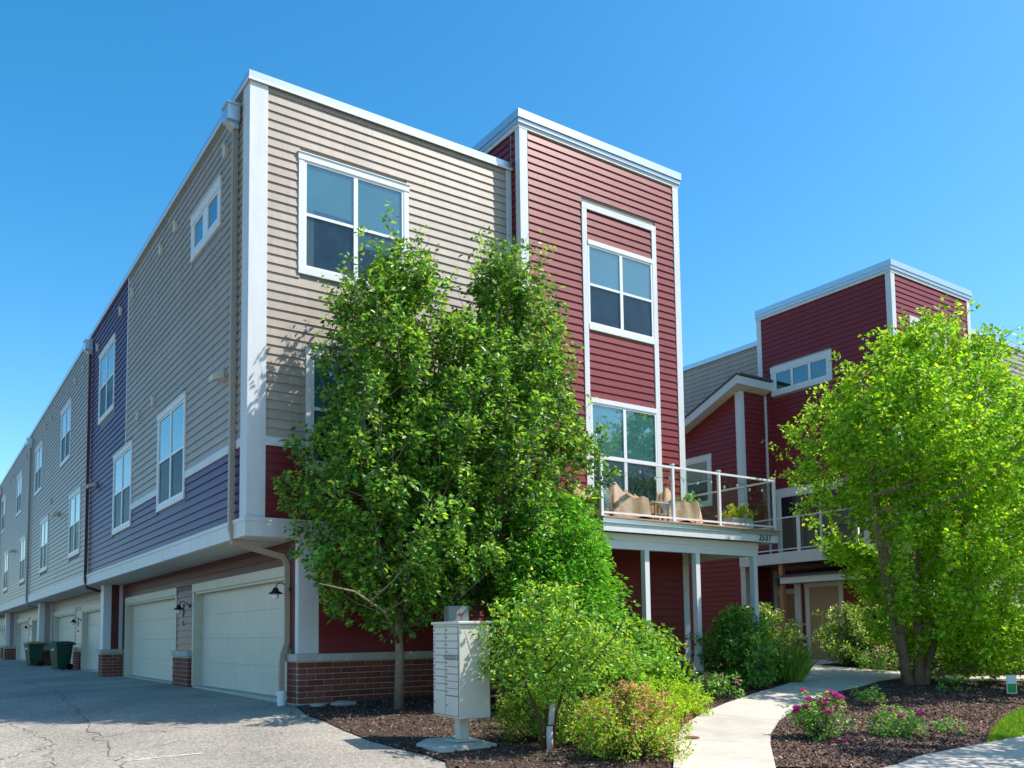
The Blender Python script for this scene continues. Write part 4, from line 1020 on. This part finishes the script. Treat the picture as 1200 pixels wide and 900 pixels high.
plant('spirea_shrub', 'low green spirea mound beneath the white wrapped stems, next to the mailbox', 'shrub', gz(2.35, -4.85, -.02), [(.05, .5), (.35, .66), (.7, .55), (1, .2)], .72, 210, 28, (.048, .5), [(.10, .19, .02), (.14, .23, .025), (.07, .14, .02)], bark='twig', twig=.22, spread=.05, seed=25, stem_r=.008, extra=clusters(PINKS, 18, .04, 5), part='foliage')
plant('spirea_shrub', 'yellow green spirea mound in the middle of the left bed', 'shrub', gz(3.15, -5.45, -.02), [(.05, .6), (.35, .72), (.7, .6), (1, .2)], .60, 220, 28, (.048, .5), SPIREA[:3], bark='twig', twig=.22, spread=.05, seed=26, stem_r=.008, extra=clusters(PINKS, 40, .04, 5), part='foliage')
plant('gold_juniper', 'spreading gold juniper at the inside bend of the path', 'shrub', gz(5.30, -3.95, -.02), [(.05, .7), (.4, .82), (.8, .6), (1, .3)], .56, 300, 28, (.06, .3), [(.22, .34, .012), (.16, .28, .012), (.28, .38, .02)], mat='conifer', bark='twig', twig=.26, spread=.04, seed=27, stem_r=.008, part='foliage')
plant('gold_juniper', 'small gold juniper nearest the second spirea along the path', 'shrub', gz(4.30, -4.72, -.02), [(.05, .5), (.4, .58), (.8, .45), (1, .2)], .45, 170, 26, (.055, .28), [(.22, .34, .012), (.16, .28, .012), (.26, .36, .02)], mat='conifer', bark='twig', twig=.24, spread=.04, seed=28, stem_r=.008, part='foliage')
plant('hydrangea_shrub', 'large dark green shrub between the two right porch posts', 'shrub', gz(9.05, -2.35, -.02), [(.05, .5), (.3, .76), (.6, .76), (.85, .5), (1, .15)], 1.55, 240, 26, (.09, .6), [(.065, .17, .025), (.085, .21, .03), (.05, .13, .022)], bark='twig', twig=.3, spread=.08, seed=29, stem_r=.012, part='foliage')
VARI = [(.10, .19, .03), (.16, .24, .05), (.30, .36, .16), (.07, .14, .025)]
plant('dogwood_shrub', 'variegated dogwood shrub behind the corner porch post', 'shrub', gz(12.6, .05, -.02), [(.05, .6), (.3, 1.0), (.6, 1.05), (.85, .7), (1, .2)], 1.5, 240, 26, (.09, .5), VARI, bark='twig', twig=.35, spread=.09, seed=30, stem_r=.012, part='foliage')
plant('dogwood_shrub', 'large variegated dogwood shrub in front of the tan door', 'shrub', gz(15.5, -.75, -.02), [(.05, .6), (.3, 1.0), (.6, 1.1), (.85, .75), (1, .2)], 1.6, 280, 26, (.09, .5), VARI, bark='twig', twig=.35, spread=.09, seed=31, stem_r=.012, part='foliage')
for i, (x, y, h, R_, lab) in enumerate([(17.2, -3.5, 1.3, .9, 'green shrub behind the birch trunk beside the white porch post'), (18.9, -4.0, 1.2, 1.0, 'rounded green shrub seen through the lower birch branches'), (20.8, -4.6, 1.4, 1.1, 'dark green shrub at the right edge behind the birch')]):
    plant('garden_shrub', lab, 'shrub', gz(x, y, -.02), [(.05, .6 * R_), (.35, R_), (.7, .9 * R_), (1, .2)], h, 120, 22, (.085, .55), BRIGHT, bark='twig', twig=.32, spread=.09, seed=40 + i, stem_r=.012, part='foliage')
# roses
ROSE = [(.70, .06, .36), (.80, .12, .46), (.60, .04, .28)]
RG = [(.07, .18, .04), (.10, .23, .055), (.14, .27, .07)]
plant('rose_bush', 'magenta flowering rose bush nearest the path on the mulch island', 'rose bush', gz(5.42, -6.85, -.02), [(.05, .2), (.4, .34), (.8, .32), (1, .15)], .60, 90, 18, (.05, .62), RG, bark='twig', twig=.16, spread=.06, seed=50, stem_r=.006, extra=clusters(ROSE, 20, .055, 9), part='foliage')
plant('rose_bush', 'low compact rose bush with a few magenta blooms right of the other', 'rose bush', gz(6.54, -7.27, -.02), [(.05, .25), (.4, .34), (.8, .26), (1, .12)], .38, 60, 18, (.05, .62), RG, bark='twig', twig=.14, spread=.06, seed=51, stem_r=.006, extra=clusters(ROSE, 4, .055, 9), part='foliage')
for i, (x, y, R_, h, lab) in enumerate([(7.35, -7.5, .22, .18, 'small sparse green seedling right of the rose bushes'), (8.94, -5.29, .2, .25, 'small green perennial in the birch shade behind the roses'), (9.9, -4.6, .25, .22, 'tiny green perennial in the birch shade near the path edge'), (11.9, -5.2, .5, .35, 'low dark groundcover clump at the foot of the birch')]):
    plant('perennial', lab, 'plant', gz(x, y, -.01), [(.05, R_ * .6), (.5, R_), (1, R_ * .5)], h, 16, 10, (.07, .45), RG, bark='twig', twig=.12, spread=.05, seed=60 + i, stem_r=.005, part='foliage')
AST = [(.40, .14, .18), (.48, .22, .24)]
plant('astilbe', 'pink flowering perennials at the path edge below the dark shrub', 'plant', gz(7.45, -3.15, -.01), [(.05, .5), (.5, .62), (1, .35)], .42, 60, 14, (.07, .55), RG, bark='twig', twig=.16, spread=.07, seed=70, stem_r=.005, extra=clusters(AST + ROSE[:1], 22, .05, 6), part='foliage')
plant('astilbe', 'pale pink flowering perennials in front of the large variegated dogwood', 'plant', gz(14.75, -1.9, -.01), [(.05, .5), (.5, .62), (1, .4)], .55, 60, 14, (.08, .5), RG, bark='twig', twig=.2, spread=.07, seed=71, stem_r=.005, extra=clusters([(.5, .24, .24), (.55, .32, .30)], 26, .07, 7), part='foliage')
# grasses
def grass_clump(name, label, base, h, R_, n, cols):
    root = thing(name, label, 'grass clump', base)
    a = RNG.random(n) * 2 * np.pi; q = R_ * .35 * np.sqrt(RNG.random(n))
    pos = np.stack([q * np.cos(a), q * np.sin(a), np.zeros(n)], 1)
    ax = np.stack([np.cos(a) * .35, np.sin(a) * .35, np.ones(n)], 1) + RNG.normal(size=(n, 3)) * .14
    ll = h * RNG.uniform(.6, 1.1, n)
    obj('blades', leaf_mesh('blades', pos, ax, unit(n), ll, np.full(n, .018), tints(n, cols, .2), 'leaf_thin', .1, .3), root, world=False)
grass_clump('ornamental_grass', 'light green ornamental grass tuft at the foot of the corner porch post', gz(10.75, -2.2), .85, .75, 700, [(.12, .22, .03), (.16, .26, .04)])
grass_clump('ornamental_grass', 'tall grass tuft beside the variegated dogwood near the birch', gz(15.9, -2.1), 1.1, .6, 420, [(.08, .16, .03), (.13, .21, .04)])

# ------------------------------------------------------------------ loose ground cover (stuff)
def inpoly(x, y, P):
    c = np.zeros(len(x), bool); n = len(P); j = n - 1
    for i in range(n):
        xi, yi = P[i]; xj, yj = P[j]
        k = ((yi > y) != (yj > y)) & (x < (xj - xi) * (y - yi) / (yj - yi + 1e-12) + xi)
        c ^= k; j = i
    return c
def scatter(poly, n):
    P = np.array(poly); lo, hi = P.min(0), P.max(0)
    x = RNG.uniform(lo[0], hi[0], n); y = RNG.uniform(lo[1], hi[1], n); k = inpoly(x, y, poly)
    return x[k], y[k]
def mulch(polys):
    Vs, Fs, Cs = [], [], []; off = 0
    for poly, n in polys:
        x, y = scatter(poly, n); m_ = len(x)
        z = np.array([g(a, b_) for a, b_ in zip(x, y)]) + .014
        c = np.stack([x, y, z], 1)
        a = RNG.random(m_) * 2 * np.pi; L_ = RNG.uniform(.02, .065, m_)[:, None]; W_ = RNG.uniform(.008, .02, m_)[:, None]
        d = np.stack([np.cos(a), np.sin(a), RNG.normal(size=m_) * .35], 1); s = np.stack([-np.sin(a), np.cos(a), RNG.normal(size=m_) * .4], 1)
        h = RNG.uniform(.006, .024, (m_, 1)) * np.array([[0, 0, 1]])
        q = np.empty((m_ * 4, 3)); q[0::4] = c - d * L_ * .5 - s * W_; q[1::4] = c + d * L_ * .5 - s * W_; q[2::4] = c + d * L_ * .45 + s * W_; q[3::4] = c - d * L_ * .2 + h + s * W_ * .2
        i = np.arange(m_) * 4 + off
        F = np.concatenate([np.stack([i, i + 1, i + 3], 1), np.stack([i + 1, i + 2, i + 3], 1), np.stack([i + 2, i, i + 3], 1)])
        Vs.append(q); Fs.append(F); Cs.append(np.repeat(tints(m_, [(.15, .092, .07), (.105, .066, .052), (.20, .135, .105), (.07, .045, .036), (.27, .20, .16)], .2, [.34, .28, .18, .14, .06]), 4, 0)); off += m_ * 4
    o = obj('mulch', tri_mesh('mulch', np.concatenate(Vs), np.concatenate(Fs), np.concatenate(Cs), 'chip'))
    setp(o, 'dark brown shredded bark mulch spread over the planting beds', 'mulch', kind='stuff')
mulch([(bed1, 26000), (bed2, 60000), (bed3, 9000)])
near_lawn = [(6.86, SWY + .01), (7.4, -8.02), (8.51, -7.57), (9.72, -7.17), (10.84, -6.87), (14, -6.5), (14, SWY + .01)]
x, y = scatter(near_lawn, 32000); n = len(x)
pos = np.stack([x, y, np.array([g(a, b_) for a, b_ in zip(x, y)]) + .012], 1)
ax = RNG.normal(size=(n, 3)) * .35; ax[:, 2] += 1
ll = RNG.uniform(.035, .085, n)
setp(obj('grass', leaf_mesh('grass', pos, ax, unit(n), ll, np.full(n, .008), tints(n, [(.10, .20, .015), (.13, .24, .02), (.07, .15, .012)], .2), 'leaf_thin', .1, .3)), 'mown green lawn grass beside the sidewalk', 'grass', kind='stuff')
# fallen magenta petals by the first rose
n = 60; pos = np.stack([RNG.normal(5.52, .10, n), RNG.normal(-7.12, .06, n), np.zeros(n)], 1); pos[:, 2] = [g(a, b_) + .035 for a, b_, _ in pos]
nm = unit(n) * .3; nm[:, 2] += 1
setp(obj('fallen_petals', leaf_mesh('fallen_petals', pos, unit(n) * [1, 1, .2], nm, np.full(n, .04), np.full(n, .035), tints(n, ROSE, .15), 'petal', .1, .5)), 'magenta petals fallen on the mulch', 'petals', kind='stuff')

# ------------------------------------------------------------------ objects
# cluster mailbox
padp = [(.72, -4.40), (.74, -4.93), (1.55, -4.95), (1.55, -4.2), (1.0, -4.15)]
setp(sheet('mailbox_pad', padp, .05, 'concrete', 1.0, .12), 'flat concrete pad under the cluster mailbox', 'concrete pad')
MX, MY = 1.32, -4.50; mz = g(MX, MY) + .05
mbx = thing('cluster_mailbox', 'pale grey cluster mailbox on a pedestal standing by the driveway', 'mailbox', (MX, MY, mz), math.radians(-5))
w, d, zb, zt = .43, .76, .30, 1.47      # front width (x), depth (y)
obj('cabinet', MB().box(-w / 2, w / 2, -d / 2, d / 2, zb, zt).mesh('cabinet', 'boxpaint', bevel=.008), mbx, world=False)
obj('roof_cap', MB().box(-w / 2 - .025, w / 2 + .025, -d / 2 - .03, d / 2 + .02, zt, zt + .035).mesh('roof_cap', 'boxpaint', bevel=.006), mbx, world=False)
obj('pedestal', MB().box(-.07, .07, -.07, .07, .015, zb).mesh('pedestal', 'boxpaint', bevel=.006), mbx, world=False)
obj('base_plate', MB().box(-.16, .16, -.16, .16, 0, .018).mesh('base_plate', 'boxpaint'), mbx, world=False)
# doors face -X
xf = -w / 2
obj('gap_shade_plate', MB().box(xf - .005, xf + .003, -d / 2 + .018, d / 2 - .018, zb + .026, zt - .026).mesh('gap_shade_plate', 'boxdark'), mbx, world=False)  # dark backing plate, puts shade into the gaps between the doors
def mdoor(y0, y1, z0, z1, lock=True):
    o = obj('mail_door', MB().box(xf - .012, xf + .002, y0 + .004, y1 - .004, z0 + .004, z1 - .004).mesh('mail_door', 'boxpaint', bevel=.003), mbx, world=False)
    if lock: obj('lock', MB().box(xf - .018, xf - .012, y1 - .05, y1 - .03, (z0 + z1) / 2 - .012, (z0 + z1) / 2 + .012).mesh('lock', 'boxdark'), o, world=False)
ya, yb = -d / 2 + .02, d / 2 - .02
hd = (zt - zb - .06 - .30) / 9
for k in range(9): mdoor(.005, yb, zt - .03 - (k + 1) * hd, zt - .03 - k * hd)
mdoor(.005, yb, zb + .03, zb + .33)
for k in range(4): mdoor(ya, -.005, zt - .03 - (k + 1) * hd, zt - .03 - k * hd)
sl_ = obj('mail_slot', MB().box(xf - .035, xf + .002, ya, -.005, zt - .03 - 4.45 * hd, zt - .03 - 4.02 * hd).mesh('mail_slot', 'metergrey'), mbx, world=False)
for k in range(5, 10): mdoor(ya, -.005, zt - .03 - (k + .55) * hd + (0), zt - .03 - (k - .45) * hd)
mdoor(ya, -.005, zb + .03, zt - .03 - 9.6 * hd)
# utility box on a post by the wall
ux, uy = 2.55, -2.35; uz = g(ux, uy)
ub = thing('utility_box', 'small dark grey utility box on a post behind the mailbox', 'utility box', (ux, uy, uz), math.radians(-8))
obj('post', MB().box(-.05, .05, -.05, .05, -.1, 1.42).mesh('post', 'metergrey'), ub, world=False)
obj('cabinet', MB().box(-.17, .17, -.10, .10, 1.36, 1.70).mesh('cabinet', 'metergrey', bevel=.01), ub, world=False)
lp = obj('label_plate', MB().lathe([(.062, 0), (.062, .006)], n=14).mesh('label_plate', 'redsticker'), ub, (.03, -.10, 1.57), world=False)
lp.rotation_euler = (math.pi / 2, 0, 0); lp.scale = (.7, .38, 1)
# wheeled bins
def bin_(loc, rot, label, lid):
    r = thing('wheeled_bin', label, 'bin', loc, rot, 'wheeled bins by the garages')
    pr = lambda w_, d_, z: [(-d_, -w_, z), (d_ * .9, -w_, z), (d_ * .9, w_, z), (-d_, w_, z)]
    mb = MB(); rings = [pr(.21, .24, .04), pr(.225, .26, .25), pr(.27, .33, .92), pr(.285, .345, .93), pr(.285, .345, .98)]
    for q in rings: mb.v += q
    for i in range(4):
        for k in range(4): mb.f.append((i * 4 + k, i * 4 + (k + 1) % 4, i * 4 + 4 + (k + 1) % 4, i * 4 + 4 + k))
    mb.f += [(3, 2, 1, 0), (16, 17, 18, 19)]
    obj('body', mb.mesh('body', 'binplastic', bevel=.012), r, world=False)
    l_ = MB().prism([(-.38, .985), (.34, .985), (.34, 1.03), (.1, 1.07), (-.2, 1.07), (-.38, 1.02)], 'y', -.30, .30)
    obj('lid', l_.mesh('lid', lid, bevel=.01), r, world=False)
    obj('handle', MB().tube([(.33, -.25, .93), (.42, -.25, .97), (.42, .25, .97), (.33, .25, .93)], .018, 6).mesh('handle', 'binplastic'), r, world=False)
    obj('logo', MB().box(-.335, -.315, -.11, .11, .74, .77).box(-.335, -.312, -.05, .05, .77, .80).mesh('logo', 'signwhite'), r, world=False)
    for s in (-.24, .24):
        wm = MB().tube([(.20, s - .03, .12), (.20, s + .03, .12)], .12, 14)
        obj('wheel', wm.mesh('wheel', 'tyre'), r, world=False)
bin_((.28, 22.4, g(.28, 22.4) + .002), .35, 'dark green wheeled bin with green lid, nearer of the two by the garages', 'binplastic')
bin_((.12, 29.2, g(.12, 29.2) + .002), .25, 'dark green wheeled bin with yellow lid, farther of the two by the garages', 'binlid')
# rocks by the brick base, drain cover, sign
def rock(loc, s, label, seed):
    r = random.Random(seed); bm = bmesh.new(); bmesh.ops.create_icosphere(bm, subdivisions=2, radius=1)
    for v_ in bm.verts: v_.co = Vector((v_.co.x * s[0], v_.co.y * s[1], v_.co.z * s[2])) * (1 + r.uniform(-.14, .14))
    me = bpy.data.meshes.new('rock'); bm.to_mesh(me); bm.free(); me.materials.append(MATS['rock'])
    setp(obj('rock', me, None, loc), label, 'rock', 'rocks by the brick base')
rock(gz(1.52, -.38, .03), (.22, .12, .06), 'flat pale stone lying at the foot of the brick base', 3)
rock(gz(1.10, -.30, .02), (.14, .10, .05), 'smaller rounded stone near the brick corner', 4)
dc = setp(obj('drain_cover', MB().lathe([(.10, 0), (.10, .012), (.085, .016), (.02, .014)], n=20).mesh('drain_cover', 'rust'), None, gz(3.92, -5.98, .046)), 'round rusty drain cover set in the concrete path', 'drain cover')
sg = thing('garden_sign', 'small green and white lawn sign at the right edge', 'sign', gz(12.4, -5.95), math.radians(-40))
obj('panel', MB().box(-.09, .09, -.008, .008, .06, .40).mesh('panel', 'signwhite'), sg, world=False)
obj('green_field', MB().box(-.075, .075, -.012, -.008, .08, .24).mesh('green_field', 'signgreen'), sg, world=False)
obj('stake', MB().box(-.012, .012, .009, .018, -.1, .30).mesh('stake', 'metergrey'), sg, world=False)

# covered patio chairs on the balcony
DZT = 3.736
def covered_chair(label, loc, rot, seed):
    """cloth cover over a lounge chair: back peak with two horns, arms, front skirt"""
    r = random.Random(seed); nx, ny = 34, 30; w_, d_ = .46, .48
    def hgt(u, v_):          # u across -1..1, v front(-1)..back(1)
        arm = .60 * (1 if abs(u) > .62 else 0); seat = .50
        back = .60 + .34 * max(0, (v_ - .15) / .85) ** .6 if v_ > .15 else 0
        horn = .12 * max(0, abs(u) - .55) / .45 if v_ > .55 else 0
        h_ = max(seat, arm, back + horn)
        return h_
    V_, F_ = [], []
    for jy in range(ny + 1):
        for ix in range(nx + 1):
            u = -1 + 2 * ix / nx; v_ = -1 + 2 * jy / ny
            e = max(abs(u), abs(v_))
            x_, y_ = u * w_, v_ * d_
            if e > .9:
                z = .06 + .05 * math.sin(7 * u + 5 * v_ + seed); x_ *= 1.08 + .03 * math.sin(9 * v_ + seed); y_ *= 1.08 + .03 * math.sin(8 * u + seed)
            else:
                z = sum(hgt(max(-1, min(1, u + a)), max(-1, min(1, v_ + b_))) for a in (-.12, 0, .12) for b_ in (-.12, 0, .12)) / 9 + .04 * abs(math.sin(4.3 * u + 5.1 * v_ + seed)) - .03 * abs(math.sin(6.7 * u - 3.9 * v_ + 2 * seed)) + .01 * math.sin(17 * u + 13 * v_)
            V_.append((x_, y_, z))
    for jy in range(ny):
        for ix in range(nx):
            a = jy * (nx + 1) + ix; F_.append((a, a + 1, a + nx + 2, a + nx + 1))
    me = bpy.data.meshes.new('cover'); me.from_pydata(V_, [], F_); me.shade_smooth(); me.materials.append(MATS['cover'])
    bm = bmesh.new(); bm.from_mesh(me); bmesh.ops.recalc_face_normals(bm, faces=bm.faces); bm.to_mesh(me); bm.free()
    for v_ in me.vertices: v_.co = (v_.co.x * .82, v_.co.y * .82, v_.co.z * .76)
    root = thing('covered_chair', label, 'chair', loc, rot, 'covered patio chairs')
    obj('cover', me, root, world=False)
    for sx in (-.3, .3):
        for sy in (-.3, .3): obj('leg', MB().box(sx - .025, sx + .025, sy - .025, sy + .025, 0, .22).mesh('leg', 'iron'), root, world=False)
covered_chair('brown covered patio chair at the left end of the balcony, beside the cactus', (6.42, -1.15, DZT), math.radians(28), 2)
covered_chair('brown covered patio chair second from the left on the balcony', (7.02, -1.45, DZT), math.radians(62), 5)
covered_chair('brown covered patio chair standing right of the small side table', (7.80, -1.15, DZT), math.radians(30), 8)
covered_chair('brown covered patio chair closest to the tower corner on the balcony', (8.36, -1.50, DZT), math.radians(60), 9)
tb_ = thing('side_table', 'small wooden side table between the covered chairs', 'table', (7.48, -1.80, DZT))
obj('tabletop', MB().box(-.2, .2, -.16, .16, .36, .39).mesh('tabletop', 'boxpaint'), tb_, world=False)
for sx in (-.17, .17):
    for sy in (-.13, .13): obj('leg', MB().box(sx - .018, sx + .018, sy - .018, sy + .018, 0, .36).mesh('leg', 'wood'), tb_, world=False)
obj('shelf', MB().box(-.18, .18, -.14, .14, .14, .16).mesh('shelf', 'wood'), tb_, world=False)
# cactus pot left, planter right
ct = thing('potted_cactus', 'round green barrel cactus in a pot at the left balcony corner', 'potted plant', (6.12, -1.72, DZT))
obj('pot', MB().lathe([(.10, 0), (.15, .16), (.16, .18), (.13, .18)], n=16).mesh('pot', 'terracotta'), ct, world=False)
cm = MB()
for i in range(9):
    zq = i / 8; rr_ = .17 * math.sin(math.pi * (.12 + .84 * zq)) ** .6
    for k in range(24):
        a = 2 * math.pi * k / 24; q = rr_ * (1 + (.06 if k % 2 else -.05)); cm.v.append((q * math.cos(a), q * math.sin(a), .16 + .42 * zq))
for i in range(8):
    for k in range(24): cm.f.append((i * 24 + k, i * 24 + (k + 1) % 24, i * 24 + 24 + (k + 1) % 24, i * 24 + 24 + k))
cm.f.append(tuple(8 * 24 + k for k in range(24)))
obj('cactus', cm.mesh('cactus', 'potgreen', smooth=True), ct, world=False)
def planter(root, P_, r):
    obj('box', MB().box(-.32, .32, -.14, .14, .0, .26).mesh('box', 'boxpaint', bevel=.01), root, world=False)
plant('planter', 'white planter box with yellow green foliage at the right balcony corner', 'planter', (10.05, -1.62, DZT), [(.5, .25), (.75, .36), (1, .2)], .52, 50, 24, (.05, .6), [(.22, .26, .02), (.16, .24, .02), (.28, .30, .03)], bark='twig', twig=.14, spread=.06, seed=80, stem_r=.004, extra=planter, part='foliage', zmin=.26)
plant('potted_plant', 'small potted green plant by the tower wall behind the covered chairs', 'potted plant', (9.62, -.62, DZT), [(.4, .12), (.7, .26), (1, .15)], .85, 26, 16, (.08, .5), RG, bark='twig', twig=.16, spread=.06, seed=81, stem_r=.004, part='foliage', zmin=.28, extra=lambda root, P_, r: obj('pot', MB().lathe([(.12, 0), (.17, .3), (.15, .3)], n=16).mesh('pot', 'terracotta'), root, world=False))
# string lights along the rail
sg_ = thing('string_lights', 'string of small pale bulbs hung inside the balcony railing', 'string lights', (BX0, ry + .05, 4.75))
pts = []; bl = []
for k in range(61):
    u = k / 60; x_ = .1 + u * (BX1 - BX0 - .2); z = -.05 - .10 * abs(math.sin(u * math.pi * 5)); pts.append((x_, 0, z))
    if k % 5 == 2: bl.append((x_, z))
obj('wire', MB().tube(pts, .005, 4).mesh('wire', 'iron'), sg_, world=False)
bme = MB().lathe([(.012, 0), (.022, -.03), (.018, -.055), (.003, -.065)], n=8).mesh('bulb', 'bulb')
for x_, z in bl: obj('bulb', bme, sg_, (x_, 0, z), world=False)
